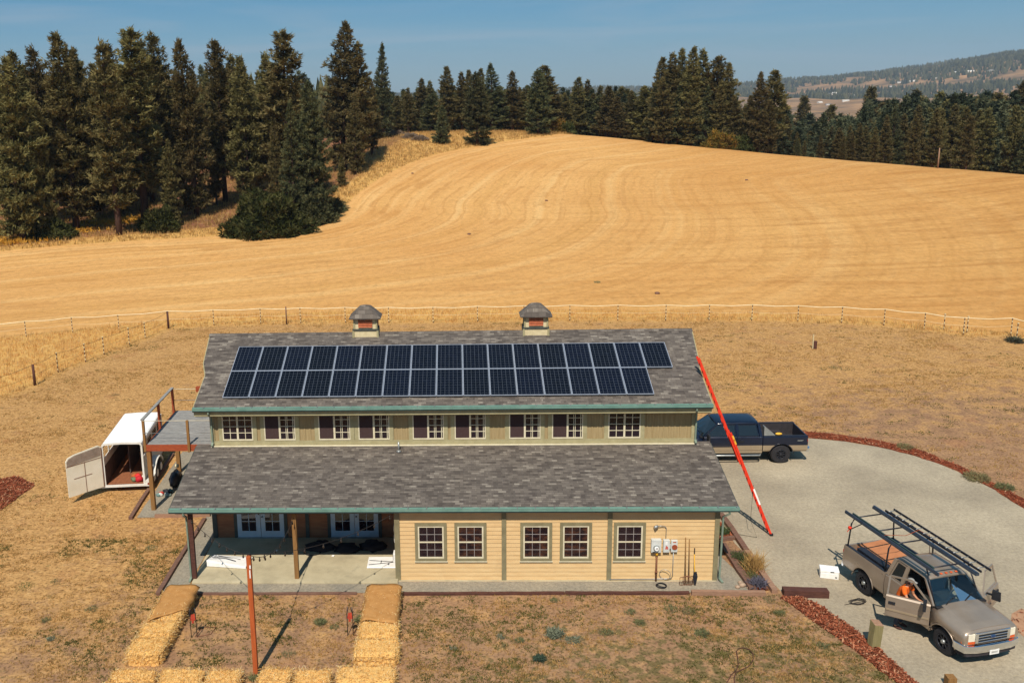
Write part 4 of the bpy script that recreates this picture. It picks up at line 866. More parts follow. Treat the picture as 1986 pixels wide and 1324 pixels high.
c1,c2=XY((1410,1076),(1446,1074));timber(c1,c2,.16,.12,M['timber'],'short timber across the bed below the stepping gravel')
mulch_strip('mulch_bed',XY((1392,1012),(1425,1042)),XY((1385,1048),(1400,1046)),'small bed of red mulch beside the house corner',500,6)
mulch_strip('mulch_bed',XY((1412,1078),(1448,1078),(1490,1145)),XY((1412,1082),(1432,1110),(1458,1145)),'red mulch bed with plants between two timbers',1200,7)
# plants in the bed
def plant(name,p,h,r,n_,c1,c2,label,cat,seed,up=1.2,size=.25,k=3,wid=.12,group=None):
    rng=np.random.default_rng(seed);C=np.zeros((n_,3));a=rng.uniform(0,6.28,n_);rr=r*rng.uniform(0,1,n_)**.6;C[:,0]=np.cos(a)*rr;C[:,1]=np.sin(a)*rr;C[:,2]=rng.uniform(0,1,n_)*h*.55
    D=np.stack([np.cos(a)*.55,np.sin(a)*.55,np.full(n_,up)],-1);me=needle_mesh(C,D,np.full(n_,size),k,rng,name+'_leaves',simple(name+'_leaf',c1,c2,5,rough=.9),None,wid)
    o=np_obj(name,me,None,(p[0],p[1],p[2] if len(p)>2 else 0));tag(o,label,cat,group);return o
plant('golden_grass_plant',P(1463,1108),.62,.2,150,'#c29a5c','#94713c','tall golden feathery grass in the mulch bed','plant',1,2.2,.5,3,.05)
plant('lavender_plant',P(1468,1138),.3,.24,260,'#686370','#494852','rounded purple-grey lavender at the near end of the bed','plant',2,1,.22)
plant('green_plant',P(1433,1086),.3,.26,240,'#545b33','#3a4225','dark green rounded plant at the far end of the bed','plant',3,1,.2)
plant('green_plant',P(1448,1102),.25,.22,200,'#4d5a30','#39421f','small green plant between the rounded one and the golden grass','plant',4,1,.18)
plant('green_plant',P(1400,1035),.3,.24,220,'#4c5a33','#35421f','green plant in the small bed by the house corner','plant',5,1,.2)
plant('green_plant',P(1458,1122),.2,.22,200,'#6b6a3a','#4f5029','low olive plant before the golden grass','plant',6,.8,.16)
for i,(u,v_,s) in enumerate(((1431,1140,.10),(1440,1137,.13),(1452,1141,.07),(1436,1131,.09))):
    w=MB();w.ball((0,0,s*.5),(s,s*.8,s*.6),9,6,jit=.3);p=P(u,v_);w.xf(Matrix.Translation(p));o=w.build('rock',simple('rock_tan','#b59a80','#8f7763',7),loc=p)
    tag(o,['small tan rock at the front of the bed corner','largest tan rock by the bed corner','smallest pale rock by the bed corner','brown rock behind the others by the bed corner'][i],'rock')
# ---- straw bales
n=NT('straw');v=n.coord('Object',(1,1,1));f=n.ramp(n.noise(n.coord('Object',(14,14,5)),3,5,.75),[(.3,L_('#b5803e',.9)),(.5,L_('#e8b56a',.9)),(.7,L_('#fad491',.9))]);n.bump(n.noise(v,30,4),.9,.03);M['straw']=n.fin(f,.9,0,.2)
n=NT('straw_stalk');f=n.ramp(n.attr('tint'),[(0.,L_('#cf9a50',.92)),(.4,L_('#efc277',.92)),(.8,L_('#fadd9d',.92)),(1.,L_('#fdeabb',.92))]);M['stalk']=leafy(n,f,.3)
def bale(cx,cy,L,Wd,H,rot,label,seed,group='straw bales laid out as a low wall'):
    L-=.08;Wd-=.09;rot+=random.Random(seed).uniform(-.02,.02);H+=random.Random(seed+50).uniform(-.02,.02)
    rng=np.random.default_rng(seed);r=empty('straw_bale',(cx,cy,0),rot,label,'straw bale',group)
    nx,ny,nz_=12,7,6;w=MB();pts={};vs=[];
    def pt(i,j,k):
        key=(i,j,k)
        if key not in pts:
            x=(i/nx-.5)*L;y=(j/ny-.5)*Wd;z=k/nz_*H
            rx=.5*L;ry=.5*Wd;e=.10
            if i in(0,nx): 
                if j in(0,ny):x*=1-e/L*1.4
            if j in(0,ny) and i in(0,nx): y*=1-e/Wd*1.4
            if k==nz_ and (i in(0,nx) or j in(0,ny)): z-=.075
            gro=-.012 if abs(abs(y)-Wd*.2)<Wd*.06 and k==nz_ else 0
            pts[key]=len(vs);vs.append((x+rng.normal(0,.014),y+rng.normal(0,.014),max(0,z+gro+rng.normal(0,.012)*(k>0))))
        return pts[key]
    fs=[]
    for i in range(nx):
        for j in range(ny): fs.append((pt(i,j,nz_),pt(i+1,j,nz_),pt(i+1,j+1,nz_),pt(i,j+1,nz_)))
        for k in range(nz_): fs.append((pt(i,0,k),pt(i+1,0,k),pt(i+1,0,k+1),pt(i,0,k+1)));fs.append((pt(i+1,ny,k),pt(i,ny,k),pt(i,ny,k+1),pt(i+1,ny,k+1)))
    for j in range(ny):
        for k in range(nz_): fs.append((pt(0,j+1,k),pt(0,j,k),pt(0,j,k+1),pt(0,j+1,k+1)));fs.append((pt(nx,j,k),pt(nx,j+1,k),pt(nx,j+1,k+1),pt(nx,j,k+1)))
    w.add(vs,fs,0,False);w.build('bale_body',M['straw'],r,fix=False)
    N=1500;face=rng.random(N);x=rng.uniform(-.5,.5,N)*L;y=rng.uniform(-.5,.5,N)*Wd;z=rng.uniform(.02,1,N)*H;nrm=np.zeros((N,3))
    top=face<.5;z[top]=H-.01;nrm[top]=(0,0,1);s=(face>=.5)&(face<.78);sg=np.where(rng.random(N)<.5,-1,1);y=np.where(s,sg*Wd*.5,y);nrm[s]=np.stack([0*sg[s],sg[s],0*sg[s]],-1)
    e=face>=.78;x=np.where(e,sg*L*.5,x);nrm[e]=np.stack([sg[e],0*sg[e],0*sg[e]],-1)
    d=rng.normal(0,1,(N,3))*np.array([.8,1,.5])+nrm*.45;d/=np.linalg.norm(d,axis=1)[:,None];l=rng.uniform(.04,.13,N)[:,None];p=np.cross(d,rng.normal(0,1,(N,3)));p/=np.linalg.norm(p,axis=1)[:,None];c=np.stack([x,y,z],-1)+nrm*.004
    V=np.stack([c-p*.006,c+p*.006,c+d*l+p*.004,c+d*l-p*.004],1).reshape(-1,3);F=np.arange(N*4).reshape(-1,4)
    me=np_mesh('loose_straw',V,F,M['stalk'],False,{'tint':np.repeat(rng.uniform(0,1,N),4)});o=np_obj('loose_straw',me,r);o['kind']='stuff'
    return r
BL,BW,BH=1.12,.52,.40
# left arm (three pairs side by side), bottom row, right arm
# left arm
bale(-.12,-1.75,1.14,1.02,BH,0,'straw bale under the far end of the left burlap runner',1)
bale(-.12,-2.72,1.14,.9,BH,0,'straw bale half under the near edge of the left burlap runner',2)
bale(-.14,-3.65,1.16,.9,BH,0,'bare straw bale just below the left burlap runner',3)
bale(-.16,-4.62,1.18,.96,BH+.02,0,'straw bale with a dark shaded side, last of the left arm',4)
bale(-.12,-6.0,1.35,.62,BH-.02,0,'straw bale cut by the lower left edge, leftmost of the bottom row',5)
bale(-.2,-6.62,1.4,.6,BH-.02,0,'straw bale lowest at the left, under the leftmost of the bottom row',15)
bale(1.32,-6.12,1.3,.85,BH,0,'straw bale in the bottom row, second from the left',6)
bale(2.55,-6.12,1.05,.85,BH,.02,'straw bale at the left of the orange pole in the bottom row',7)
bale(4.05,-6.08,1.0,.85,BH,-.02,'straw bale at the right of the orange pole in the bottom row',8)
bale(5.15,-6.08,1.08,.8,BH,0,'straw bale in the middle of the right half of the bottom row',9)
bale(6.7,-5.92,1.75,.85,BH,0,'wide straw bale at the right corner of the bottom row',10)
bale(5.9,-6.75,3.2,.6,BH-.03,0,'straw bale in front of the right half of the bottom row',16)
bale(6.9,-4.62,1.42,.95,BH+.01,0,'straw bale above the right corner of the bottom row',11)
bale(6.88,-3.62,1.3,.95,BH,0,'bare straw bale just below the right burlap runner',12)
bale(6.86,-2.62,1.2,.95,BH,0,'straw bale under the near part of the right burlap runner',13)
bale(6.86,-1.62,1.18,.98,BH,0,'straw bale under the far end of the right burlap runner',14)
n=NT('burlap');v=n.coord('Object');f=n.ramp(n.noise(v,6,5,.7),[(.3,L_('#bc8449')),(.7,L_('#d09a5e'))]);n.bump(n.noise(v,60,3),.4,.006);M['burlap']=n.fin(f,.95,0,.1)
def runner(xc,wd,ya,yb,label,seed,slant):
    rng=np.random.default_rng(seed);nx,ny=8,16;V=[];F=[]
    for j in range(ny+1):
        for i in range(nx+1):
            s=i/nx-.5;yy=yb+(ya-yb)*j/ny if True else 0
            y0=ya+(yb-ya)*(1-j/ny)+ (slant*s*(1-j/ny)**2);dro=-.16 if i in(0,nx) else (-.015 if i in (1,nx-1) else 0)
            ex=.02 if i in(0,nx) else 0
            V.append((xc+s*wd*(1+ex)+rng.normal(0,.006)+.02*math.sin(j*.9),y0,BH+.065+dro*.6+.012*math.sin(j*1.3+i)+rng.normal(0,.004)))
    for j in range(ny):
        for i in range(nx): a=j*(nx+1)+i;F.append((a,a+1,a+nx+2,a+nx+1))
    me=np_mesh('burlap_runner',np.array(V)-np.array([xc,(ya+yb)/2,0]),F,M['burlap'],True);o=np_obj('burlap_runner',me,None,(xc,(ya+yb)/2,0));so_=o.modifiers.new('s','SOLIDIFY');so_.thickness=.008;tag(o,label,'burlap cloth')
runner(-.07,1.14,-1.12,-3.0,'tan burlap runner draped over the left arm of straw bales',1,.75);runner(6.86,1.2,-1.08,-3.35,'tan burlap runner draped over the right arm of straw bales',2,-.25)
# ---- orange pole, string lights
r=empty('light_pole',(3.36,-5.48,0),0,'tall orange-stained square pole holding the string lights','pole')
w=MB();w.loft([[(-.07,-.07,-.1),(.07,-.07,-.1),(.07,.07,-.1),(-.07,.07,-.1)],[(-.055,-.07,3.86),(.075,-.07,3.86),(.075,.06,3.86),(-.055,.06,3.86)]]);w.build('shaft',M['orangepost'],r,bevel=.006)
w=MB();w.box((.02,-.085,3.2),(.05,-.071,3.45));w.box((.03,-.09,3.5),(.07,-.071,3.6));w.build('bracket',M['whiteplastic'],r)
w=MB();w.torus((.02,0,3.9),(0,1,0),.05,.008,12,6);w.build('eye_hook',M['blackmetal'],r)
M['bulb']=simple('bulb_dark','#3b2f26','#221b16',8,rough=.3)
top=Vector((3.38,-5.46,3.88))
def strand(name,a,b,sag,nb,label):
    a=Vector(a);b=Vector(b);r=empty(name,a,0,label,'string lights','strands of string lights');pts=[]
    for i in range(25): t=i/24;p=a.lerp(b,t);p.z-=sag*4*t*(1-t);pts.append(p-a)
    w=MB();w.tube(pts,.009,5);w.build('wire',M['wire'],r)
    for i in range(nb):
        t=(i+.7)/nb;p=a.lerp(b,t);p.z-=sag*4*t*(1-t);p-=a;w=MB();w.cyl(p,p-Vector((0,0,.06)),.018,.016,7);w.ball(p-Vector((0,0,.10)),(.032,.032,.05),8,5);w.build('bulb',M['bulb'],r)
strand('string_lights',top,(3.68,-.1,2.42),.55,9,'sagging strand of bulbs from the orange pole to the middle porch post')
strand('string_lights',top,(.02,-.1,2.42),.25,8,'strand of bulbs from the orange pole to the left porch post')
strand('string_lights',top,(7.2,-.12,2.6),.35,8,'strand of bulbs from the orange pole to the corner of the house wall')
strand('string_lights',(.1,1.2,2.5),(3.6,.5,2.45),.22,6,'strand of bulbs hanging inside the left half of the porch')
strand('string_lights',(3.8,.5,2.45),(7.1,1.2,2.5),.22,6,'strand of bulbs hanging inside the right half of the porch')
# ---- wire game stands
def hstand(u,v_,label,s=1):
    p=P(u,v_);r=empty('wire_stand',p,.1*s,label,'wire stand');w=MB()
    for x in (-.09,.09): w.tube([(x,0,-.02),(x,0,.78),(x*.8,.02,1.0)],.013,6)
    w.tube([(-.09,0,.78),(0,.0,1.08),(.09,0,.78)],.013,6);w.build('stake_frame',M['blackmetal'],r)
    w=MB();w.tube([(.09,0,.02),(.5,.1,.02),(.62,.5,.02),(.15,.5,.02),(.02,0,.02)],.011,5);w.build('foot_loop',M['rust'],r)
    w=MB();w.add([(-.085,-.006,.60),(.085,-.006,.60),(.06,-.006,.82),(-.05,-.006,.80)],[(0,1,2,3)]);w.add([(-.085,.006,.60),(.085,.006,.60),(.06,.006,.82),(-.05,.006,.80)],[(3,2,1,0)]);w.box((-.04,-.012,.5),(.02,.012,.60));w.build('red_tag',simple('red_cloth','#c2482e','#9a3322',9),r)
hstand(377,1235,'thin metal stand with a red tag beside the left straw bales');hstand(680,1232,'thin metal stand with a red tag beside the right straw bales',-1)
# ---- things on the porch
p=PY(440,1078,1.3);r=empty('folding_table',(1.0,1.05,.08),-.12,'white folded table lying tilted at the left end of the porch','folding table')
w=MB();w.hexa([(-.75,-.33,.20),(.75,-.33,.04),(.75,.42,.02),(-.75,.42,.02),(-.75,-.33,.25),(.75,-.33,.09),(.75,.42,.07),(-.75,.42,.07)]);w.hexa([(-.72,-.36,.02),(.76,-.36,.01),(.76,-.335,.01),(-.72,-.335,.02),(-.72,-.36,.22),(.76,-.36,.06),(.76,-.335,.06),(-.72,-.335,.22)]);w.build('table_top',M['whiteplastic'],r,bevel=.01)
w=MB();w.tube([(-.6,-.1,.26),(-.1,-.05,.22),(.3,-.12,.17)],.012,6);w.tube([(-.5,.2,.16),(.4,.1,.12)],.012,6);w.build('folded_leg',M['blackmetal'],r)
r=empty('folding_table',(6.7,.98,.08),0,'white folded table lying flat on the porch against the house corner','folding table')
w=MB();w.box((-.6,-.36,.02),(.57,.42,.07));w.build('table_top',M['whiteplastic'],r,bevel=.012)
w=MB();w.tube([(-.55,.12,.085),(.42,-.0,.085),(-.55,-.2,.085)],.01,6);w.tube([(-.1,.1,.085),(-.12,-.12,.085)],.012,6);w.build('folded_leg',M['blackmetal'],r)
M['bag']=simple('black_fabric','#1d1a22','#100e14',5,rough=.9)
for i,(x,y,sx,sy,sz,lab) in enumerate(((4.2,2.1,.55,.3,.22,'black cloth bundle on the porch floor left of the right-hand doors'),(5.25,2.0,.5,.32,.2,'black cloth bundle before the right-hand doors'),(6.2,2.15,.5,.3,.24,'black cloth bundle at the dark right end of the porch'))):
    w=MB();w.ball((x,y,.08+sz*.3),(sx,sy,sz),16,9,jit=.5);w.v=[(a,b,max(c,.083)) for a,b,c in w.v];o=w.build('black_bundle',M['bag'],loc=(x,y,.08));tag(o,lab,'bundle','black bundles on the porch')
w=MB();w.torus((3.95,1.9,.1),(0,0,1),.32,.015,28,6);o=w.build('hose_coil',M['black'],loc=(3.95,1.9,.1));tag(o,'black hose coiled on the porch behind the middle post','hose')
for i,(x,y,z,lab) in enumerate(((2.55,1.95,.08,'small white scrap on the porch floor, left'),(3.25,1.75,.08,'small white scrap on the porch floor near the middle post'),(4.75,1.55,.08,'small white scrap on the porch floor, right of the middle post'))):
    w=MB();w.prism([(x-.05,y-.02,z+.01),(x+.04,y-.04,z+.01),(x+.06,y+.03,z+.03),(x-.02,y+.05,z+.02)],(0,0,.012));o=w.build('white_scrap',M['whiteplastic'],loc=(x,y,z));tag(o,lab,'scrap','white scraps on the porch')
for i,(z,y,lab,s) in enumerate(((1.55,.9,'grey electric box on the dark porch side wall, upper','b'),(1.15,1.0,'white box on the porch side wall, lower','w'),(.75,.3,'small white fitting by the porch corner','w'))):
    w=MB();w.box((7.10,y-.15,z-.17),(7.245,y+.15,z+.17));r=empty('porch_box',(7.245,y,z),0,lab,'utility box');o=w.build('box',M['metal' if s=='b' else 'whiteplastic'],r,bevel=.01,world=True);w=MB();w.box((7.08,y-.1,z-.1),(7.098,y+.1,z+.1));w.build('cover',M['metal'],r,world=True)
# ---- meters on the front wall
M['box']=simple('grey_enclosure','#d4d5cf','#bcbdb6',4,rough=.5);M['dkbox']=simple('dial_ring_grey','#8b8f8c','#777b78',4,rough=.5)  # second grey is the dial ring's own darker tone
r=empty('electric_meter',(16.21,-.03,1.1),0,'largest grey-white meter box on the wall, with a round glass dial','electric meter')
w=MB();w.box((-.17,-.14,.02),(.17,.0,.5));w.build('box',M['box'],r,bevel=.008)
w=MB();w.cyl((.0,-.14,.2),(0,-.18,.2),.105,.1,20);w.build('dial_ring',M['dkbox'],r);w=MB();w.cyl((.0,-.18,.2),(0,-.23,.2),.085,.07,20);w.build('dial',M['whiteplastic'],r);w=MB();w.box((-.03,-.236,.21),(.03,-.23,.235));w.box((-.13,-.145,.02),(-.04,-.141,.06));w.build('dial_mark',M['blackmetal'],r)
w=MB();w.cyl((.04,-.06,.0),(.04,-.06,-1.12),.033,.033,10);w.cyl((.04,-.06,-.7),(.04,-.06,-.78),.045,.045,10);w.build('riser_pipe',M['rust'],r);w=MB();w.cyl((.04,-.06,.02),(.04,-.06,-.13),.05,.045,10);w.build('pipe_sleeve',M['yellow'],r)
r=empty('disconnect_box',(16.57,-.03,1.12),0,'middle grey box on the wall with a red warning mark','electric box')
w=MB();w.box((-.115,-.12,.0),(.1,.0,.45));w.box((.101,-.09,.12),(.14,-.05,.3));w.build('box',M['box'],r,bevel=.006);w=MB();w.add([(-.06,-.123,.12),(.05,-.123,.12),(.04,-.123,.22),(-.03,-.123,.26)],[(0,1,2,3)]);w.build('warning_mark',simple('red_mark','#c96a5a','#b55246',9),r,fix=False)
w=MB();w.box((-.05,-.123,.30),(.02,-.121,.40));w.build('notice',M['whiteplastic'],r)
r=empty('junction_box',(16.84,-.03,1.12),0,'right-hand box on the wall with a round rust-orange seal','electric box')
w=MB();w.box((-.12,-.10,.0),(.1,.0,.43));w.build('box',M['box'],r,bevel=.006);w=MB();w.cyl((0,-.1,.19),(0,-.125,.19),.095,.09,18);w.build('round_seal',M['redwood'],r);w=MB();w.box((-.06,-.104,.35),(.05,-.101,.39));w.build('notice',M['orangepost'],r)
w=MB();w.tube([(-.02,-.05,0),(-.02,-.05,-.9),(-.06,-.05,-1.0),(-.14,-.05,-1.03),(-2.2,-.05,-1.05)],.014,7);w.build('conduit',M['metal'],r)
w=MB()
for k in range(3): w.torus((16.35+.02*k,-.45,.03+.02*k),(.1,.05,1),.17-.01*k,.012,24,6)
o=w.build('cable_coil',M['black'],loc=(16.35,-.45,0));tag(o,'black cable coiled on the gravel below the meter','cable')
w=MB();w.torus((16.55,-.12,.28),(.3,1,.1),.19,.009,24,6);o=w.build('wire_loop',M['metal'],loc=(16.55,-.12,0));tag(o,'loose grey wire loop leaning on the wall by the meter','wire')
# tools
def tool(x,kind,label,top,lean=-.38):
    r=empty('garden_tool',(x,lean,0),0,label,kind);a=Vector((0,0,.12));b=Vector((.03,-lean-.03,top))
    w=MB();w.tube([a,a.lerp(b,.5),b],.017,8);w.build('handle',M['post'] if kind=='rake' else M['yellow'],r)
    if kind=='rake':
        w=MB();w.tube([(-.2,0,.30),(-.19,.0,.02)],.009,5);[w.tube([(-.2+.08*i,0,.30),(-.2+.08*i,-.01,.02)],.008,5) for i in range(1,6)];w.tube([(-.2,0,.3),(0,0,.34),(.2,0,.3)],.012,6);w.tube([(-.2,0,.02),(.2,0,.02)],.009,5);w.build('tines',M['rust'],r)
    else:
        w=MB();w.loft([[(-.05,.02,.5),(.05,.02,.5),(.05,.035,.5),(-.05,.035,.5)],[(-.08,-.01,.34),(.08,-.01,.34),(.08,.01,.34),(-.08,.01,.34)],[(-.02,-.03,.02),(.02,-.03,.02),(.02,-.02,.02),(-.02,-.02,.02)]]);w.build('blade',M['blackmetal'],r);w=MB();w.beam(b-Vector((0,0,.03)),b+Vector((0,0,.22)),.035,.03);w.build('grip',M['blackmetal'],r)
tool(17.2,'rake','wooden-handled fork leaning on the wall, left tool',1.62);tool(17.33,'rake','wooden-handled fork leaning on the wall, right beside the first',1.55,-.33);tool(17.52,'shovel','yellow-handled spade leaning on the wall, shortest tool',1.0)
w=MB();w.tube([tuple(P(u,v_,.03)) for u,v_ in ((1408,1326),(1418,1308),(1429,1297),(1432,1285),(1430,1272),(1428,1262),(1432,1257),(1442,1255),(1454,1259),(1461,1268),(1460,1280),(1451,1292),(1436,1299),(1427,1303),(1424,1312),(1425,1330))],.014,6);o=w.build('rubber_hose',M['timber_dark'],loc=P(1440,1290));tag(o,'thin brown hose lying in a loop on the lawn','hose')
# ---- DECK
zd=2.91;dk=empty('wooden_deck',(-3.3,5.6,0),0,'raised red-brown deck with thin railings on the left side of the house','deck')
def dp(mb,name,mat,**k): return mb.build(name,mat,dk,world=True,**k)
w=MB();y=5.62
while y<9.6: w.box((-3.30,y,zd-.03),(-.03,y+.135,zd+rj.uniform(-.003,.003)));y+=.142
dp(w,'deck_boards',M['deckboard'])
w=MB();w.box((-3.36,5.56,zd-.27),(-.02,5.61,zd-.005));w.box((-3.36,5.61,zd-.27),(-3.31,9.7,zd-.005));w.box((-3.31,9.63,zd-.27),(-.02,9.68,zd-.005));w.box((-3.3,7.5,zd-.25),(-.02,7.56,zd-.035));dp(w,'rim_beam',M['redwood'])
for x,y in ((-3.28,5.68),(-3.32,9.5)):
    w=MB();w.box((x-.085,y-.085,0),(x+.085,y+.085,zd-.27));dp(w,'deck_post',M['post'],bevel=.008)
w=MB();w.beam((-3.28,9.45,1.6),(-2.6,9.45,zd-.27),.09,.09);w.beam((-3.2,8.9,2.6),(-3.28,9.4,1.7),.08,.08);dp(w,'brace',M['timber_dark'])
for x,y in ((-3.39,5.6),(-3.39,7.6),(-3.39,9.6),(-1.55,5.53)):
    w=MB();w.box((x-.05,y-.05,zd-.3),(x+.05,y+.05,zd+1.06));dp(w,'rail_post',M['post'] if y<6 else M['redwood'],bevel=.005)
w=MB();w.beam((-3.4,5.52,zd+1.09),(-3.4,9.7,zd+1.09),.13,.045);dp(w,'top_rail',M['deckboard'])
for z in (zd+1.05,zd+.52):
    for a,b in (((-3.39,5.53),(-.0,5.53)),((-3.39,9.63),(0,9.63))):
        w=MB();w.tube([(a[0],a[1],z),(b[0],b[1],z)],.012,5);dp(w,'rail_cable',M['metal'] if z<zd+.9 else M['white'])
# things under the deck
w=MB();w.ball((-3.05,8.1,.33),(.25,.5,.34),14,9,jit=.35);w.v=[(a,b,max(c,.0)) for a,b,c in w.v];r=empty('garbage_bag',(-3.05,8.1,0),0,'black plastic rubbish bag standing under the deck','rubbish bag');w.build('bag',simple('black_plastic','#23242c','#131318',5,rough=.35),r,world=True);w=MB();w.ball((-3.12,8.6,.72),(.1,.1,.09),8,6,jit=.4);w.build('paper_top',M['cream'],r,world=True)
rb=random.Random(4)
for i in range(9):
    x,y=-3.25+rb.uniform(-.3,.22),7.15+rb.uniform(-.22,.22);s=rb.uniform(.06,.12);w=MB();w.ball((x,y,s*.8),(s*1.5,s,s),8,6,jit=.6);c=['#e9e5dc','#6f8b86','#2a3033','#c0392b','#e9e5dc','#4a6a6a','#d9d2c4','#23252b','#8fa39b'][i]
    o=w.build('rag',simple('rag_%d'%i,c,None,8),loc=(x,y,0));tag(o,'crumpled rag in the small heap before the rubbish bag','rag','rags heaped under the deck')
# ---- FENCES
def topz(u,vt,base): rh=math.hypot(base[0]-CAM[0],base[1]-CAM[1]);return PR(u,vt,rh).z
def fence(posts,tops,name,label,woods,ropes,zz=0):
    pts=[P(u,v_) for u,v_ in posts];pts=[Vector((p.x,p.y,hz(p.x,p.y))) for p in pts];r=empty(name,pts[0],0,label,'fence')
    hs=[h for h in tops]
    for i,(p,h) in enumerate(zip(pts,hs)):
        w=MB()
        if i in woods: w.cyl(p-Vector((0,0,.1)),p+Vector((0,0,h)),.085,.075,9)
        else:
            k=9
            for q in range(k): w.box((p.x-.025,p.y-.02,h*q/k+.0+p.z),(p.x+.025,p.y+.02,h*(q+1)/k-.001+p.z),q%2)
            w.box((p.x-.04,p.y-.035,h+p.z),(p.x+.04,p.y+.035,h+.05+p.z),1)
        w.build('fence_post',[M['timber_dark'],M['cream']],r,world=True)
    for f,mat,rad in ropes:
        w=MB();q=[]
        for i in range(len(pts)-1):
            a=pts[i]+Vector((0,0,hs[i]*f));b=pts[i+1]+Vector((0,0,hs[i+1]*f))
            for t in (0,.5): m=a.lerp(b,t);m.z-=.075*4*t*(1-t);q.append(m)
        q.append(b);w.tube(q,rad,5);w.build('fence_rope',mat,r,world=True)
    return r
M['rope']=simple('pale_rope','#f3e3bd','#e2cd9e',3)
fence(FAR_POSTS,[1.12]*4+[1.3]+[1.15]*20,'rope_fence','long fence of thin striped posts and pale rope curving behind the yard',(4,),((1.02,M['rope'],.028),(.55,M['rope'],.008)))
fence(NEAR_POSTS,[1.25,1.15,1.15,1.2,1.2,1.25,1.3,1.25,1.25],'wire_fence','wire fence running from the dark corner post down the left side of the yard',(0,6),((.98,M['wire'],.010),(.5,M['wire'],.006)))
p=P(556,629);w=MB();w.cyl(p,p+Vector((0,0,1.35)),.05,.045,8);o=w.build('fence_stake',M['timber'],loc=p);tag(o,'single taller stake beside the rope fence left of the first cupola','stake')
for u,v_,lab in ((1830,641,'white-topped stake of the small gate frame, left one'),(1875,646,'white-topped stake beside the paired posts at the right of the fence'),(1971,660,'white-topped stake by the dark weed at the right end of the fence')):
    p=P(u,v_);w=MB()
    for q in range(7): w.box((p.x-.025,p.y-.02,.16*q),(p.x+.025,p.y+.02,.16*(q+1)-.001),q%2)
    w.box((p.x-.045,p.y-.04,1.12),(p.x+.045,p.y+.04,1.18),1);o=w.build('fence_stake',[M['timber_dark'],M['cream']],loc=p);tag(o,lab,'stake')
p=P(1577,676);r=empty('marker_stake',p,0,'short dark block with a pale stake standing in the back yard','stake');w=MB();w.box((.0,-.1,0),(.2,.1,.5));w.build('block',M['timber_dark'],r,bevel=.01);w=MB();w.box((-.06,-.03,0),(-.005,.03,.95));w.build('stake',M['cream'],r)
p=P(1694,1252);r=empty('wood_post',p,.25,'thick olive-grey leaning timber post stump at the driveway edge','post');w=MB();w.loft([[(-.15,-.12,-.05),(.15,-.12,-.05),(.15,.12,-.05),(-.15,.12,-.05)],[(-.10,-.12,.78),(.21,-.12,.70),(.21,.12,.78),(-.10,.12,.86)]]);w.build('shaft',m_wood('grey_olive_post','#a39668','#85794f',(9,9,1),2),r,bevel=.01)
w=MB();w.loft([[(-.10,-.12,.785),(.21,-.12,.705),(.21,.12,.785),(-.10,.12,.865)],[(-.09,-.11,.79),(.20,-.11,.71),(.20,.11,.79),(-.09,.11,.87)]]);w.build('cut_top',M['timber_light'],r)
p=P(1842,1330);w=MB();w.box((p.x-.12,p.y-.12,0),(p.x+.12,p.y+.12,.32));o=w.build('wood_post',M['post'],loc=p);tag(o,'post stump just cut off by the bottom edge below the tan truck','post')
# ---- LADDER on the roof
A0=P(1493,1034);T0=Vector((18.70,4.38,6.55))
d=(T0-A0).normalized();side=d.cross(Vector((0,0,1))).normalized();sd=Vector((-.04,1,.12));sd=(sd-d*sd.dot(d)).normalized();nrm=d.cross(sd)
r=empty('extension_ladder',A0,0,'very long orange fibreglass extension ladder leaning on the roof edge','ladder')
Lt=(T0-A0).length
def lad(name,t0,t1,hw,off,mat):
    w=MB()
    for s in (-1,1): w.beam(d*t0+sd*hw*s+nrm*off,d*t1+sd*hw*s+nrm*off,.04,.08,nrm)
    w.build(name,mat,r)
    w=MB();t=t0+.15
    while t<t1-.05: w.cyl(d*t-sd*hw+nrm*off,d*t+sd*hw+nrm*off,.017,.017,7);t+=.305
    w.build('rungs',M['metal'],r)
lad('lower_rails',0.02,Lt*.60,.20,0,M['orange']);lad('upper_rails',Lt*.42,Lt+.25,.165,.07,M['orange'])
w=MB()
for t,mi in ((Lt*.53,1),(Lt*.55,1),(Lt*.18,0),(Lt*.21,0),(Lt*.24,0)):
    w.beam(d*t-sd*.222-nrm*.03,d*(t+.22)-sd*.222-nrm*.03,.008,.06,nrm,mi);w.beam(d*t+sd*.222-nrm*.03,d*(t+.22)+sd*.222-nrm*.03,.008,.06,nrm,mi)
w.build('sticker',[M['whiteplastic'],M['yellow']],r)
w=MB();
for s in (-1,1): w.box(tuple(sd*.2*s+Vector((-.06,-.05,0))),tuple(sd*.2*s+Vector((.06,.05,.07))))
w.build('foot',M['black'],r)
w=MB();w.tube([d*2+nrm*-.1,d*1.2+Vector((-.35,-.25,-.5)),Vector((-.6,-.35,.02)),Vector((-1.2,-.1,.02)),Vector((-1.9,.5,.02)),Vector((-2.05,1.2,.02)),Vector((-2.1,1.5,.9))],.008,5);w.build('haul_rope',M['wire'],r)
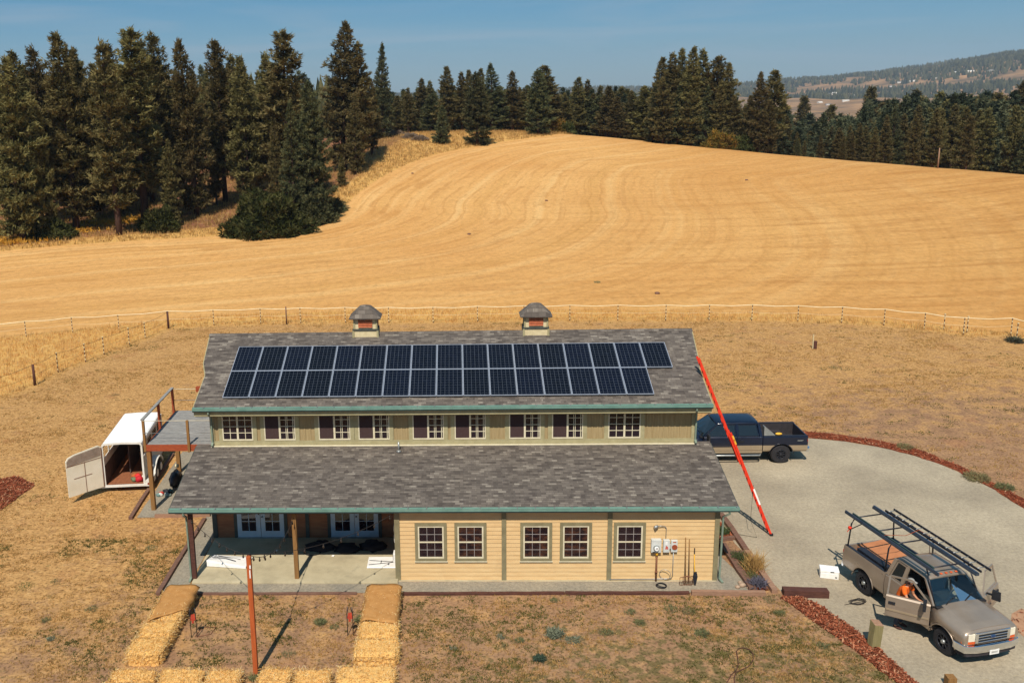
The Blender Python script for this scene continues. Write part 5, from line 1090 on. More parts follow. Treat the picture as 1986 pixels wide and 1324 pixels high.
# ---- HORSE TRAILER
tl=Vector((-6.02,7.45));ang=math.atan2(.30,1.73);hd=Vector((-.10,1,0)).normalized()
r=empty('horse_trailer',(-5.95,7.38,0),math.radians(5.5),'white rusty horse trailer with its back door swung open','trailer')
M['tw']=None
n=NT('trailer_paint');v=n.coord('Object');f=n.ramp(n.noise(v,1.3,6,.7),[(.3,L_('#f7f5ee',.86)),(.7,L_('#e6e0d2'))]);ru=n.ramp(n.noise(v,5,6,.8),[(.68,0.),(.74,.8)]);M['tw']=n.fin(n.mix(ru,f,L_('#8d5a38')),.5)
n=NT('door_paint');v=n.coord('Object');f=n.ramp(n.noise(v,1.1,6,.7),[(.3,L_('#f3ecd8',.95)),(.7,L_('#e0d5ba',.95))]);ru=n.ramp(n.noise(v,3.5,6,.8),[(.66,0.),(.76,.8)]);M['td']=n.fin(n.mix(ru,f,L_('#a87c4a')),.6)
M['tin']=simple('trailer_inside','#6a5a50','#463a35',5);M['tfl']=simple('trailer_floor','#9a6240','#7b4a31',9)
TW,TLn,z0,z1=1.72,4.0,.35,2.22
w=MB();w.box((0,0,z0-.07),(TW,TLn,z0));w.build('floor',M['tfl'],r)
def tsec(y,s=0): # roof arch
    return [(0,y,z1-.10),(.025,y,z1-.01),(.09,y,z1+.03),(TW/2,y,z1+.06),(TW-.09,y,z1+.03),(TW-.025,y,z1-.01),(TW,y,z1-.10)]
w=MB();secs=[]
for y in (0,TLn*.5,TLn-.15,TLn): 
    o=tsec(y); 
    if y==TLn:o=[(a,b-.0,c-.18) for a,b,c in o]
    i_=[(TW/2+(a-TW/2)*.97,b,c-.035) for a,b,c in o][::-1];secs.append(o+i_)
w.loft(secs);w.build('roof',simple('trailer_roof_white','#fbfaf6','#f1efe8',2,rough=.5),r)
for nm,x0,x1 in (('side_wall',0,.035),('side_wall',TW-.035,TW)):
    w=MB();w.box((x0,0,z0),(x1,TLn,1.55));w.box((x0,0,2.0),(x1,TLn,z1-.10))
    for yy in (0,.9,1.85,2.8,TLn-.2): w.box((x0,yy,1.55),(x1,yy+.1 if yy else .08,2.0))
    w.build(nm,M['tw'],r)
w=MB()
for q in range(3): w.box((TW-.02,.1,1.62+q*.13),(TW-.015,TLn-.2,1.64+q*.13));w.box((.015,.1,1.62+q*.13),(.02,TLn-.2,1.64+q*.13))
w.build('side_bar',M['metal'],r)
w=MB();w.box((.035,.02,z0),(.05,TLn-.05,1.2));w.box((TW-.05,.02,z0),(TW-.035,TLn-.05,1.2));w.box((.05,TLn-.06,z0),(TW-.05,TLn-.04,2.1));w.box((.78,1.2,z0),(.82,2.9,1.7));w.build('inner_lining',M['tin'],r)
w=MB();w.loft([[(0,TLn,z0),(TW,TLn,z0),(TW,TLn,z1-.3),(0,TLn,z1-.3)],[(.35,TLn+.35,z0),(TW-.35,TLn+.35,z0),(TW-.35,TLn+.2,z1-.5),(.35,TLn+.2,z1-.5)]]);w.build('nose',M['tw'],r)
w=MB();t=.06
w.box((-.02,-.03,z0-.1),(t,.02,z1-.1));w.box((TW-t,-.03,z0-.1),(TW+.02,.02,z1-.1));w.box((-.02,-.05,z0-.1),(TW+.3,.02,z0));w.loft([[(a,-.03,c+.01) for a,b,c in tsec(0)]+[(TW/2+(a-TW/2)*.95,-.03,c-.07) for a,b,c in tsec(0)][::-1],[(a,.03,c+.01) for a,b,c in tsec(0)]+[(TW/2+(a-TW/2)*.95,.03,c-.07) for a,b,c in tsec(0)][::-1]])
w.build('rear_frame',M['tw'],r)
for sx in (0,1):
    x=TW+.02 if sx else -.3
    w=MB();a=[];
    for q in range(9): t=math.pi*q/8;a.append((0,1.55-math.cos(t)*.85,.45+math.sin(t)*.48))
    w.prism([(x,b,c) for _,b,c in a]+[(x,b*.86+.217,c-.05 if 0<i<8 else c) for i,(_,b,c) in enumerate(a)][::-1],(.28,0,0))
    w.box((x,-.02,.22),(x+.28,.10,.5));w.prism([(x,.1,.26),(x,.72,.26),(x,.72,.5),(x,.1,.5)],(.02 if not sx else .28,0,0));w.build('fender',M['tw'],r)
    for yy in (1.2,1.95):
        w=MB();w.cyl((x+.03,yy,.34),(x+.25,yy,.34),.34,.34,22);wh=w.build('wheel',M['black'],r);w=MB();xx=x+.252 if sx else x+.02;w.cyl((xx,yy,.34),(xx+(.02 if sx else -.02),yy,.34),.18,.17,16);w.build('rim',M['whiteplastic'],wh)
w=MB();w.cyl((TW+.16,-.055,.36),(TW+.16,-.07,.36),.05,.05,12);w.build('tail_light',simple('red_lens','#8f2f24','#6f1f18',4,rough=.3),r)
w=MB();w.beam((TW/2-.5,TLn+.2,.4),(TW/2,TLn+1.4,.42),.08,.08);w.beam((TW/2+.5,TLn+.2,.4),(TW/2,TLn+1.4,.42),.08,.08);w.cyl((TW/2,TLn+1.3,.0),(TW/2,TLn+1.3,.6),.04);w.build('tongue',M['rust'],r)
# door (local hinge at left rear post)
dw=1.72;hx=Vector((-1.06,-1.22,0)).normalized()
dr=empty('x',(0,0,0));bpy.data.objects.remove(dr)
M_=Matrix.Translation((-.03,-.05,0))@Matrix.Rotation(math.atan2(-1.22,-1.06)+math.radians(-8),4,'Z')
w=MB();outl=[(0,0,z0-.02),(dw*.92,0,z0-.02),(dw*.92,0,z1-.30),(dw*.86,0,z1-.16),(dw*.7,0,z1-.08),(.12,0,z1+.02),(0,0,z1-.06)]
w.prism(outl,(0,.045,0));w.xf(M_);door=w.build('back_door',M['td'],r)
w=MB();w.prism([(.06,-.004,z1-.44),(dw*.90,-.004,z1-.5),(dw*.9,-.004,z1-.32),(dw*.84,-.004,z1-.2),(dw*.7,-.004,z1-.12),(.12,-.004,z1-.03),(.06,-.004,z1-.08)],(0,-.01,0));w.prism([(.06,.049,z1-.44),(dw*.90,.049,z1-.5),(dw*.9,.049,z1-.32),(dw*.84,.049,z1-.2),(dw*.7,.049,z1-.12),(.12,.049,z1-.03),(.06,.049,z1-.08)],(0,.01,0));w.xf(M_);w.build('upper_panel',simple('faded_brown_panel','#a08f80','#857465',5),door)
w=MB()
for s_ in (-.012,.047):
    w.box((0,s_,1.68),(dw*.92,s_+.01,1.70));w.box((.78,s_,z0),(.80,s_+.01,1.68));w.box((.5,s_,1.08),(1.3,s_+.012,1.095));w.box((0,s_,z0),(.03,s_+.012,z1-.1))
w.xf(M_);w.build('seam',M['rust'],door)
# junk inside the trailer
for i,(x,y,s,c,lab) in enumerate(((1.42,.25,.15,'#c9232f','red crumpled bag at the sill of the trailer'),(1.3,.5,.14,'#d8322c','red bundle behind the red bag in the trailer'),(1.15,.6,.13,'#b5622e','orange-brown cloth in the heap inside the trailer'),(1.18,.28,.11,'#6d7a5a','green-grey cloth at the left of the heap inside the trailer'),(1.55,.5,.1,'#e4d9c8','white cloth at the right of the heap inside the trailer'))):
    w=MB();w.ball((x,y,z0+s*.8),(s*1.1,s,s),10,7,jit=.6);w.v=[(a,b,max(c_,z0+.003)) for a,b,c_ in w.v];w.xf(Matrix.Translation((-5.95,7.38,0))@Matrix.Rotation(math.radians(5.5),4,'Z'));q=Matrix.Translation((-5.95,7.38,0))@Matrix.Rotation(math.radians(5.5),4,'Z')@Vector((x,y,z0));o=w.build('cloth_bundle',simple('cloth_%d'%i,c,None,9),loc=q);tag(o,lab,'cloth')
# ================================================================= PICKUPS
def carpaint(name,a,b=None,rough=.32,metal=.35):
    n=NT(name);v=n.coord('Object');f=n.ramp(n.noise(v,1.5,4),[(.3,0.),(.7,1.)]);d=n.ramp(n.noise(v,1.2,3,.5),[(.3,.24),(.8,.42)])
    n.l(d,n.b.inputs['Roughness']);m=n.fin(n.mix(f,L_(a),L_(b or a)),rough,metal,.5,Coat_Weight=.4,Coat_Roughness=.12);n.l(d,n.b.inputs['Roughness']);return m
M['tanpaint']=carpaint('tan_metallic','#bba894','#aa9885',metal=.45);M['navy']=carpaint('navy_paint','#141e36','#10182c',metal=.2);M['beige']=carpaint('beige_lower','#b09c80','#a48f74',metal=.1)
M['chrome']=NT('chrome').fin(L_('#e4e7ec',1),.10,1.0);M['cglass']=NT('car_glass').fin((.012,.016,.018,1),.04,0,.9)
n=NT('clear_glass');tr=n.new('ShaderNodeBsdfTransparent');gl=n.new('ShaderNodeBsdfGlossy');gl.inputs['Roughness'].default_value=.03;fr=n.new('ShaderNodeFresnel');mxs=n.new('ShaderNodeMixShader');tr.inputs[0].default_value=(.72,.80,.78,1)
n.l(n.math('ADD',fr.outputs[0],.06),mxs.inputs[0]);n.l(tr.outputs[0],mxs.inputs[1]);n.l(gl.outputs[0],mxs.inputs[2]);n.l(mxs.outputs[0],n.n['Material Output'].inputs['Surface']);M['clear']=n.m
M['tyre']=simple('tyre_rubber','#2d2b2d','#211f22',14,rough=.85);M['seat']=simple('seat_cloth','#4f4640','#3a332f',8,rough=.95);M['inter']=simple('interior_tan','#8b7766','#6d5c4e',5,rough=.9);M['lens']=simple('headlamp_lens','#f0e6cf','#d8ceb8',6,rough=.15);M['amber']=simple('amber_lens','#e0632a','#c14e1e',6,rough=.2);M['redlens']=simple('red_lens','#a3211d','#821713',6,rough=.25);M['bedliner']=simple('bed_liner','#3a3436','#2b2729',8,rough=.9)
def bool_cut(o,cutters):
    for w in cutters:
        c=w.build('cut',M['black'],o.parent);m=o.modifiers.new('b','BOOLEAN');m.operation='DIFFERENCE';m.object=c;m.solver='EXACT'
    bpy.context.view_layer.update();dg=bpy.context.evaluated_depsgraph_get();me=bpy.data.meshes.new_from_object(o.evaluated_get(dg));cs=[m.object for m in o.modifiers];o.modifiers.clear();o.data=me
    for c in cs: bpy.data.objects.remove(c)
    return o
def sect(x,hp,dy=0,dz=0):  # half profile bottom centre -> top centre, mirrored
    a=[(x,y,z+dz) for y,z in hp];return a+[(x,-y,z+dz) for y,z in hp[-2:0:-1]]
def twotone(mb,z):
    for i,f in enumerate(mb.f):
        if sum(mb.v[k][2] for k in f)/len(f)<z: mb.m[i]=1
def pickup(name,loc,rot,label,c0,cowl,fa,nose,tail,paint,low,zl,wr,tw,opendoors,crew,rack=False):
    r=empty(name,loc,rot,label,'pickup truck');mats=[paint,low]
    def B(mb,nm,mat,parent=None,tt=False,**k):
        if tt: twotone(mb,tw);mat=mats
        return mb.build(nm,mat,parent or r,**k)
    def arch(xc,rad): w=MB();w.cyl((xc,-1.3,wr),(xc,1.3,wr),rad,rad,28,smooth=False);return w
    # front clip
    hp=lambda s,t,b:[(0,b),(.78,b),(.95*s,b+.09),(1.0*s,.86),(1.0*s,1.0*t),(.965*s,1.10*t),(.88*s,1.17*t),(.62,1.225*t),(.3,1.245*t),(0,1.25*t)]
    w=MB();L=nose-cowl
    w.loft([sect(cowl,hp(.975,1.05,.46)),sect(cowl+.25*L,hp(.985,1.035,.46)),sect(fa,hp(1.0,1.01,.46)),sect(cowl+.78*L,hp(.985,.98,.5)),sect(nose-.08,hp(.955,.95,.52)),sect(nose,hp(.93,.90,.56))],smooth=True)
    w.v=[(a,b,c+zl) for a,b,c in w.v];clip=B(w,'front_body',paint,tt=True);inner=MB();inner.box((fa-.52,-.62,.2),(fa+.52,.62,1.0))
    bool_cut(clip,[arch(fa,wr+.11)]);
    w=MB();hq=lambda t:[(-.70,1.20*t),(-.62,1.237*t),(-.3,1.262*t),(0,1.268*t),(.3,1.262*t),(.62,1.237*t),(.70,1.20*t)]
    secs=[];
    for x,t in ((cowl+.06,1.045),(cowl+.25*L,1.035),(fa,1.01),(cowl+.78*L,.98),(nose-.06,.94)): s=[(x,y,z+zl+.004) for y,z in hq(t)];secs.append(s+[(x,y,z-.02) for _,y,z in s][::-1])
    w.loft(secs,smooth=False);B(w,'hood',paint)
    for s in (-1,1):
        w=MB();w.tube([(fa+(wr+.115)*math.cos(q),s*.985,wr+(wr+.115)*math.sin(q)) for q in np.linspace(.12,3.02,16)],.02,6);w.tube([((wr+.115)*math.cos(q),s*.985,wr+(wr+.115)*math.sin(q)) for q in np.linspace(.12,3.02,16)],.02,6);w.v=[v for v in w.v];B(w,'wheel_arch_lip',paint)
    # inner dark wheel wells
    w=MB()
    for xc in (0,fa):
        for s in (-1,1):
            a=[(xc+(wr+.10)*math.cos(q),s*.55,wr+(wr+.10)*math.sin(q)) for q in np.linspace(0,3.1416,13)];b=[(x,s*.97,z) for x,_,z in a];w.add(a+b,[(i,i+1,14+i-1+0,13+i) for i in range(12)]);w.add([(xc,s*.55,wr)]+a,[(0,i+1,i+2) for i in range(12)])
    B(w,'wheel_well',M['black'],fix=False)
    # bed
    prof=[(.93,.52),(.985,.60),(1.0,.85),(.995,1.0),(.97,1.24),(.95,1.30),(.86,1.305),(.845,1.26),(.85,.70)]
    for s in (-1,1):
        w=MB();w.loft([[(x,s*y,z+zl) for y,z in prof] for x in (tail,c0-.03)],smooth=False);o=B(w,'bed_side',paint,tt=True);bool_cut(o,[arch(0,wr+.11)])
        w=MB();w.box((tail+.02,s*.855,1.303+zl),(c0-.06,s*.95,1.318+zl));B(w,'bed_rail_cap',M['blackmetal'])
        w=MB();w.box((-.5,s*.60,.72+zl),(.5,s*.845,.96+zl));B(w,'inner_wheel_box',M['bedliner'],bevel=.03)
        w=MB();w.box((tail-.012,s*.85,.84+zl),(tail+.03,s*.992,1.14+zl));B(w,'tail_light',M['redlens'],bevel=.01)
    w=MB();w.box((tail+.01,-.85,.62+zl),(tail+.07,.85,1.30+zl));B(w,'tailgate',paint,tt=True,bevel=.01)
    w=MB();w.box((tail+.07,-.845,.66+zl),(c0-.04,.845,.71+zl));w.box((c0-.08,-.845,.71+zl),(c0-.035,.845,1.29+zl));
    for k in range(9): w.box((tail+.08,-.8+k*.2-.03,.711+zl),(c0-.09,-.8+k*.2+.03,.722+zl))
    for s in (-1,1): w.box((tail+.07,s*.835,.71+zl),(c0-.08,s*.8435,1.29+zl))
    B(w,'bed_liner',M['bedliner'])
    w=MB();w.loft([[(x-.05,y,.50+zl),(x+.05,y,.50+zl),(x+.05,y,.70+zl),(x-.05,y,.68+zl)] for x,y in ((tail+.0,-.98),(tail-.12,-.85),(tail-.14,0),(tail-.12,.85),(tail+.0,.98))]);B(w,'rear_bumper',M['chrome'],bevel=.01)
    # cab floor, sills, rear wall, chassis
    w=MB();w.box((c0,-.93,.50+zl),(cowl+.05,.93,.58+zl));w.box((c0+.02,-.9,.58+zl),(c0+.06,.9,1.28+zl));B(w,'cab_floor',M['inter'])
    w=MB();w.box((tail+.1,-.5,.36+zl),(nose-.2,-.38,.5+zl));w.box((tail+.1,.38,.36+zl),(nose-.2,.5,.5+zl));w.cyl((0,-.8,wr),(0,.8,wr),.08);w.cyl((fa,-.8,wr),(fa,.8,wr),.07);w.ball((0,0,wr),.19,10,6);B(w,'chassis',M['black'])
    for s in (-1,1):
        w=MB();w.loft([[(x,s*.90,.44+zl),(x,s*.965,.46+zl),(x,s*.975,.58+zl),(x,s*.90,.58+zl)] for x in (c0,cowl)]);B(w,'sill',low)
        if crew: w=MB();w.tube([(c0+.05,s*.93,.40+zl),(c0+.12,s*1.06,.38+zl),(cowl-.1,s*1.06,.38+zl),(cowl,s*.93,.40+zl)],.045,8);B(w,'side_step',M['metal'])
    # roof & pillars
    rf,rb=cowl-.62,c0+.16;zb,zr=1.28+zl,1.90+zl
    if crew: rf=cowl-.72
    o_=[(-.735,zr-.05),(-.70,zr-.005),(-.5,zr+.03),(0,zr+.045),(.5,zr+.03),(.70,zr-.005),(.735,zr-.05)]
    secs=[];
    for x,dz,sc in ((rf+.10,-.07,.985),(rf,-.02,1),(rf-.25,0,1),((rf+rb)/2,.005,1),(rb+.2,0,1),(rb,-.02,1),(rb-.06,-.08,.98)):
        s=[(x,y*sc,z+dz) for y,z in o_];secs.append(s+[(x,y*.95,z-.05) for _,y,z in s][::-1])
    w=MB();w.loft(secs,smooth=True);B(w,'roof',paint)
    B_=c0+.72 if not crew else (c0+cowl)/2-.18
    for s in (-1,1):
        for pa_,pb_,pw_ in (((cowl+.0,s*.90,zb-.02),(rf+.03,s*.72,zr-.06),.055),((B_-.03,s*.925,zb),(B_-.02,s*.735,zr-.05),.09),((c0+.06,s*.925,zb),(rb,s*.735,zr-.05),.12)): w=MB();w.beam(pa_,pb_,pw_,.055,(0,1,0));B(w,'pillar',paint)
        # rear quarter / rear door
        pr_=[(.93,.56),(.975,.60),(1.0,.86),(.995,1.0),(.965,1.24),(.93,1.285),(.90,1.28),(.92,.58)]
        x1=B_-.012
        w=MB();w.loft([[(x,s*y,z+zl) for y,z in pr_] for x in (c0+.0,x1)]);q=B(w,'rear_door',paint,tt=True,bevel=.006)
        gl_=[(c0+.17,.918,zb+.02),(B_-.08,.918,zb+.02),(B_-.07,.752,zr-.08),(c0+.28,.752,zr-.08)]
        w=MB();w.prism([(x,s*y,z) for x,y,z in gl_],(0,s*-.01,0));B(w,'side_window',M['cglass'],q)
        w=MB();g2=[(x,s*(y+.012),z) for x,y,z in gl_]
        for a,b in zip(g2,g2[1:]+g2[:1]): w.beam(a,b,.035,.02,(0,1,0))
        B(w,'window_frame',paint,q)
        if crew: w=MB();w.box((B_-.33,s*.985,1.03+zl),(B_-.14,s*1.015,1.09+zl));B(w,'handle',M['black'],q)
        # front door (local hinge at cowl)
        ln_=cowl-.03-(B_+.012);ang=opendoors.get(s,0)
        Mx=Matrix.Translation((cowl-.03,s*.965,0))@Matrix.Rotation(math.radians(-s*ang),4,'Z')
        def DD(mb,nm,mat,par,tt=False):
            if tt:twotone(mb,tw);mat=mats
            mb.xf(Mx);return mb.build(nm,mat,par)
        w=MB();w.loft([[(x,s*(y-.965),z+zl) for y,z in pr_] for x in (0,-ln_)]);dr=DD(w,'front_door',paint,r,True)
        w=MB();w.loft([[(x,s*(.845-.965),.62+zl),(x,s*(.90-.965),.62+zl),(x,s*(.90-.965),1.24+zl),(x,s*(.86-.965),1.24+zl)] for x in (-.06,-ln_+.05)]);DD(w,'door_lining',M['inter'],dr)
        w=MB();w.box((-.02,s*(1.0-.965),.80+zl),(-ln_+.02,s*(1.014-.965),.855+zl));DD(w,'door_moulding',M['chrome' if False else 'beige'] if not crew else paint,dr)
        g=[(-.03,-.06,zb),(-.56 if not crew else -.64,-.225,zr-.075),(-ln_+.05,-.225,zr-.07),(-ln_+.03,-.06,zb)]
        w=MB();g2=[(x,s*y,z) for x,y,z in g]
        for a,b in zip(g2,g2[1:]+g2[:1]): w.beam(a,b,.05,.035,(0,1,0))
        DD(w,'window_frame',paint,dr)
        w=MB();w.add([(x,s*(y+.0),z) for x,y,z in g],[(0,1,2,3)])
        if ang!=44: DD(w,'side_window',M['clear'] if not crew else M['cglass'],dr)
        w=MB();w.box((-ln_+.08,s*(.985-.965),1.02+zl),(-ln_+.27,s*(1.02-.965),1.10+zl));DD(w,'handle',M['black'],dr)
        w=MB();w.beam((-.16,s*.0,1.34+zl),(-.13,s*.22,1.36+zl),.05,.05);w.hexa([(-.20,s*.16,1.22+zl),(-.10,s*.16,1.22+zl),(-.10,s*.40,1.22+zl),(-.18,s*.40,1.22+zl),(-.20,s*.16,1.52+zl),(-.10,s*.16,1.52+zl),(-.10,s*.38,1.50+zl),(-.18,s*.38,1.50+zl)]);DD(w,'wing_mirror',M['black'],dr)
    # glass
    w=MB();w.prism([(cowl+.05,-.84,zb+.0),(cowl+.10,0,zb+.01),(cowl+.05,.84,zb+.0),(rf+.09,.68,zr-.075),(rf+.14,0,zr-.05),(rf+.09,-.68,zr-.075)],(-.008,0,-.008));B(w,'windscreen',M['clear'] if not crew else M['cglass'])
    w=MB();w.prism([(c0+.05,-.80,zb+.03),(c0+.05,.80,zb+.03),(rb-.03,.66,zr-.10),(rb-.03,-.66,zr-.10)],(.01,0,0));B(w,'rear_window',M['cglass'])
    w=MB();w.tube([(cowl+.10,-.55,zb+.02),(cowl-.04,-.1,zb+.16)],.012,5);w.tube([(cowl+.10,.1,zb+.02),(cowl-.04,.5,zb+.16)],.012,5);w.box((cowl-.02,-.88,zb-.06),(cowl+.14,.88,zb-.005));B(w,'wiper_cowl',M['black'])
    # interior
    for y in (-.42,.42):
        w=MB();w.box((cowl-1.35,y-.27,.58+zl),(cowl-.8,y+.27,.92+zl));w.beam((cowl-1.32,y,.9+zl),(cowl-1.5,y,1.45+zl),.5,.14,(1,0,0));w.box((cowl-1.58,y-.13,1.46+zl),(cowl-1.46,y+.13,1.64+zl));B(w,'seat',M['seat'],bevel=.03)
    w=MB();w.loft([[(cowl-.35,-.88,.9+zl),(cowl-.05,-.88,.9+zl),(cowl-.02,-.88,1.25+zl),(cowl-.28,-.88,1.2+zl)],[(cowl-.35,.88,.9+zl),(cowl-.05,.88,.9+zl),(cowl-.02,.88,1.25+zl),(cowl-.28,.88,1.2+zl)]]);B(w,'dashboard',M['seat'],bevel=.02)
    w=MB();w.torus((cowl-.52,.42,1.12+zl),(1,0,.55),.18,.018,20,6);w.cyl((cowl-.52,.42,1.12+zl),(cowl-.3,.42,1.02+zl),.03);w.beam((cowl-.52,.25,1.12+zl),(cowl-.52,.59,1.12+zl),.03,.03);B(w,'steering_wheel',M['black'])
    # nose
    w=MB();w.box((nose-.03,-.56,.78+zl),(nose+.015,.56,1.08+zl));B(w,'grille_back',M['black'])
    w=MB()
    for z in (.80,.885,.97,1.055): w.box((nose+.015,-.55,z-.014+zl),(nose+.045,.55,z+.014+zl))
    for s in (-1,1): w.box((nose+.012,s*.50,.78+zl),(nose+.05,s*.60,1.085+zl))
    w.box((nose+.0,-.6,1.07+zl),(nose+.052,.6,1.105+zl));B(w,'grille',M['chrome'],bevel=.006)
    w=MB();w.ball((nose+.052,0,.935+zl),(.012,.10,.045),14,8);B(w,'grille_badge',simple('badge_blue','#23406b','#1b3354',4,rough=.3))
    for s in (-1,1):
        w=MB();w.loft([[(nose-.02,s*.61,.85+zl),(nose+.03,s*.61,.85+zl),(nose+.03,s*.61,1.07+zl),(nose-.02,s*.61,1.09+zl)],[(nose-.05,s*.80,.85+zl),(nose+.012,s*.80,.85+zl),(nose+.01,s*.80,1.07+zl),(nose-.05,s*.80,1.08+zl)],[(nose-.22,s*.90,.86+zl),(nose-.12,s*.945,.86+zl),(nose-.14,s*.94,1.04+zl),(nose-.22,s*.88,1.05+zl)]]);B(w,'headlight',M['lens'])
        w=MB();w.loft([[(nose-.02,s*.61,.765+zl),(nose+.03,s*.61,.765+zl),(nose+.03,s*.61,.845+zl),(nose-.02,s*.61,.845+zl)],[(nose-.05,s*.80,.765+zl),(nose+.014,s*.80,.765+zl),(nose+.012,s*.80,.845+zl),(nose-.05,s*.80,.845+zl)],[(nose-.24,s*.90,.77+zl),(nose-.10,s*.955,.77+zl),(nose-.12,s*.955,.90+zl),(nose-.24,s*.90,.90+zl)]]);B(w,'turn_signal',M['amber'])
    w=MB();w.loft([[(x-.10,y,.52+zl),(x,y,.50+zl),(x+.02,y,.60+zl),(x,y,.73+zl),(x-.10,y,.74+zl)] for x,y in ((nose-.25,-1.0),(nose+.03,-.93),(nose+.12,-.6),(nose+.14,0),(nose+.12,.6),(nose+.03,.93),(nose-.25,1.0))]);B(w,'front_bumper',M['chrome'],bevel=.008)
    w=MB();w.loft([[(x-.10,y,.36+zl),(x,y,.38+zl),(x,y,.505+zl),(x-.10,y,.505+zl)] for x,y in ((nose-.2,-.92),(nose+.02,-.86),(nose+.08,-.5),(nose+.10,0),(nose+.08,.5),(nose+.02,.86),(nose-.2,.92))]);B(w,'lower_valance',M['bedliner'])
    w=MB();w.box((nose+.145,-.16,.42+zl),(nose+.155,.16,.57+zl));pl=B(w,'number_plate',M['whiteplastic']);w=MB()
    for k in range(6): w.box((nose+.156,-.10+k*.036,.465+zl),(nose+.158,-.08+k*.036,.525+zl))
    B(w,'plate_mark',M['metal'],pl)
    if not crew:
        w=MB()
        for y in (-.36,-.18,0,.18,.36): w.ball((rf+.04,y,zr+.03),(.05,.045,.022),8,6)
        B(w,'roof_marker_light',M['amber'])
    # wheels
    for xc in (0,fa):
        for s in (-1,1):
            w=MB();rr=[(.60,.27),(.62,wr-.03),(.66,wr),(.84,wr),(.885,wr-.035),(.895,.25),(.86,.235)];n_=32
            vs=[];fs=[]
            for i in range(n_):
                q=2*math.pi*i/n_
                for y,rad in rr: vs.append((xc+rad*math.cos(q),s*(y+.05),wr+rad*math.sin(q)))
            m=len(rr)
            for i in range(n_):
                for j in range(m-1): fs.append((i*m+j,((i+1)%n_)*m+j,((i+1)%n_)*m+j+1,i*m+j+1))
            w.add(vs,fs,0,False)
            for i in range(n_): q=2*math.pi*(i+.5)/n_;c=Vector((xc+(wr)*math.cos(q),s*.80,wr+(wr)*math.sin(q)));w.beam(c+Vector((0,-.1,0)),c+Vector((0,.1,0)),.05,.014,(math.cos(q),0,math.sin(q)))
            wh=w.build('wheel',M['tyre'],r);rimm=M['metal'] if not crew else M['blackmetal']
            w=MB();w.cyl((xc,s*.80,wr),(xc,s*.86,wr),.24,.24,24);w.build('rim_barrel',M['blackmetal'] if True else rimm,wh)
            w=MB();w.torus((xc,s*.925,wr),(0,1,0),.225,.02,24,6)
            for k in range(8): q=2*math.pi*k/8;w.beam((xc+.05*math.cos(q),s*.895,wr+.05*math.sin(q)),(xc+.215*math.cos(q),s*.90,wr+.215*math.sin(q)),.045,.03,(0,1,0))
            w.build('rim',M['blackmetal'],wh);w=MB();w.cyl((xc,s*.87,wr),(xc,s*.96,wr),.075,.055,14);w.build('hub_cap',M['metal' if not crew else 'blackmetal'],wh)
    return r
TH=math.atan2(-.966,.262)
TR=Matrix.Translation((23.86,-.66,0))@Matrix.Rotation(TH,4,'Z')
tan=pickup('pickup_truck',(23.86,-.66,0),TH,'tan pickup truck with both front doors open and a loaded black rack',1.0,2.98,3.5,4.28,-1.02,M['tanpaint'],M['tanpaint'],0,.40,.0,{-1:44,1:62},False)
nav=pickup('pickup_truck',(23.97,11.1,0),math.pi+.01,'navy blue crew-cab pickup truck with a beige lower band behind the house',.92,3.72,4.15,5.0,-1.22,M['navy'],M['beige'],.10,.46,.90,{},True)
nav.scale=(.94,.94,.94)
# lettering patch and fuel box of the navy truck
w=MB();w.box((-.95,1.012,1.17),(-.72,1.02,1.21));w.box((-1.0,1.012,1.20),(-.95,1.02,1.22));w.build('side_decal',M['metal'],nav)
w=MB();w.hexa([(.30,.62,1.42),(.84,.62,1.42),(.84,.92,1.42),(.30,.92,1.42),(.80,.62,1.85),(.84,.62,1.85),(.84,.90,1.85),(.80,.90,1.85)]);w.xf(Matrix.Translation((23.97,11.1,0))@Matrix.Rotation(math.pi+.01,4,'Z')@Matrix.Scale(.94,4));o=w.build('metal_wedge',M['metal'],loc=(23.3,10.6,1.42));tag(o,'pale grey triangular panel standing behind the cab of the navy truck','panel')
w=MB();w.ball((.12,.82,1.47),(.17,.09,.06),10,6);w.xf(Matrix.Translation((23.97,11.1,0))@Matrix.Rotation(math.pi+.01,4,'Z')@Matrix.Scale(.94,4));o=w.build('yellow_bundle',M['yellow'],loc=(23.85,10.63,1.42));tag(o,'yellow strap bundle on the bed rail of the navy truck','strap')
# rack of the tan truck
def T_(x,y,z): return TR@Vector((x,y,z))
w=MB()
for y in (-.90,.90):
    for x in (-.92,.88): w.tube([(x,y,1.31),(x+.01,y*.93,2.1),(x+.02,y*.82,2.28)],.026,7)
    w.tube([(-1.02,y*.82,2.29),(2.6,y*.82,2.20)],.026,7)
    w.tube([(-.92,y*.94,1.9),(-.5,y*.84,2.28)],.018,6)
w.build('rack_frame',M['blackmetal'],tan)
w=MB()
for x,z in ((-.95,2.29),(.05,2.27),(.92,2.25),(2.45,2.21)): w.tube([(x,-.76,z),(x,.76,z)],.024,7)
w.build('rack_crossbar',M['blackmetal'],tan)
w=MB();w.tube([(2.4,-.74,2.2),(2.9,-.8,1.3)],.022,6);w.tube([(2.4,.74,2.2),(2.9,.8,1.3)],.022,6);w.build('rack_front_leg',M['blackmetal'],tan)
M['rail']=simple('blue_grey_aluminium','#515c6b','#3d4856',6,rough=.4,metal=.4)
def onrack(mb,name,label,cat,c,mat,group=None): mb.xf(TR);o=mb.build(name,mat,loc=TR@Vector(c));tag(o,label,cat,group);return o
w=MB();w.beam((-1.3,-.80,2.36),(2.95,-.80,2.26),.06,.08);w.beam((-1.3,-.80,2.418),(2.95,-.80,2.318),.03,.012)
onrack(w,'metal_channel','outer long dark blue-grey channel strapped to the near side of the rack','metal rail',(0,-.8,2.3),M['rail'],'long metal channels on the truck rack')
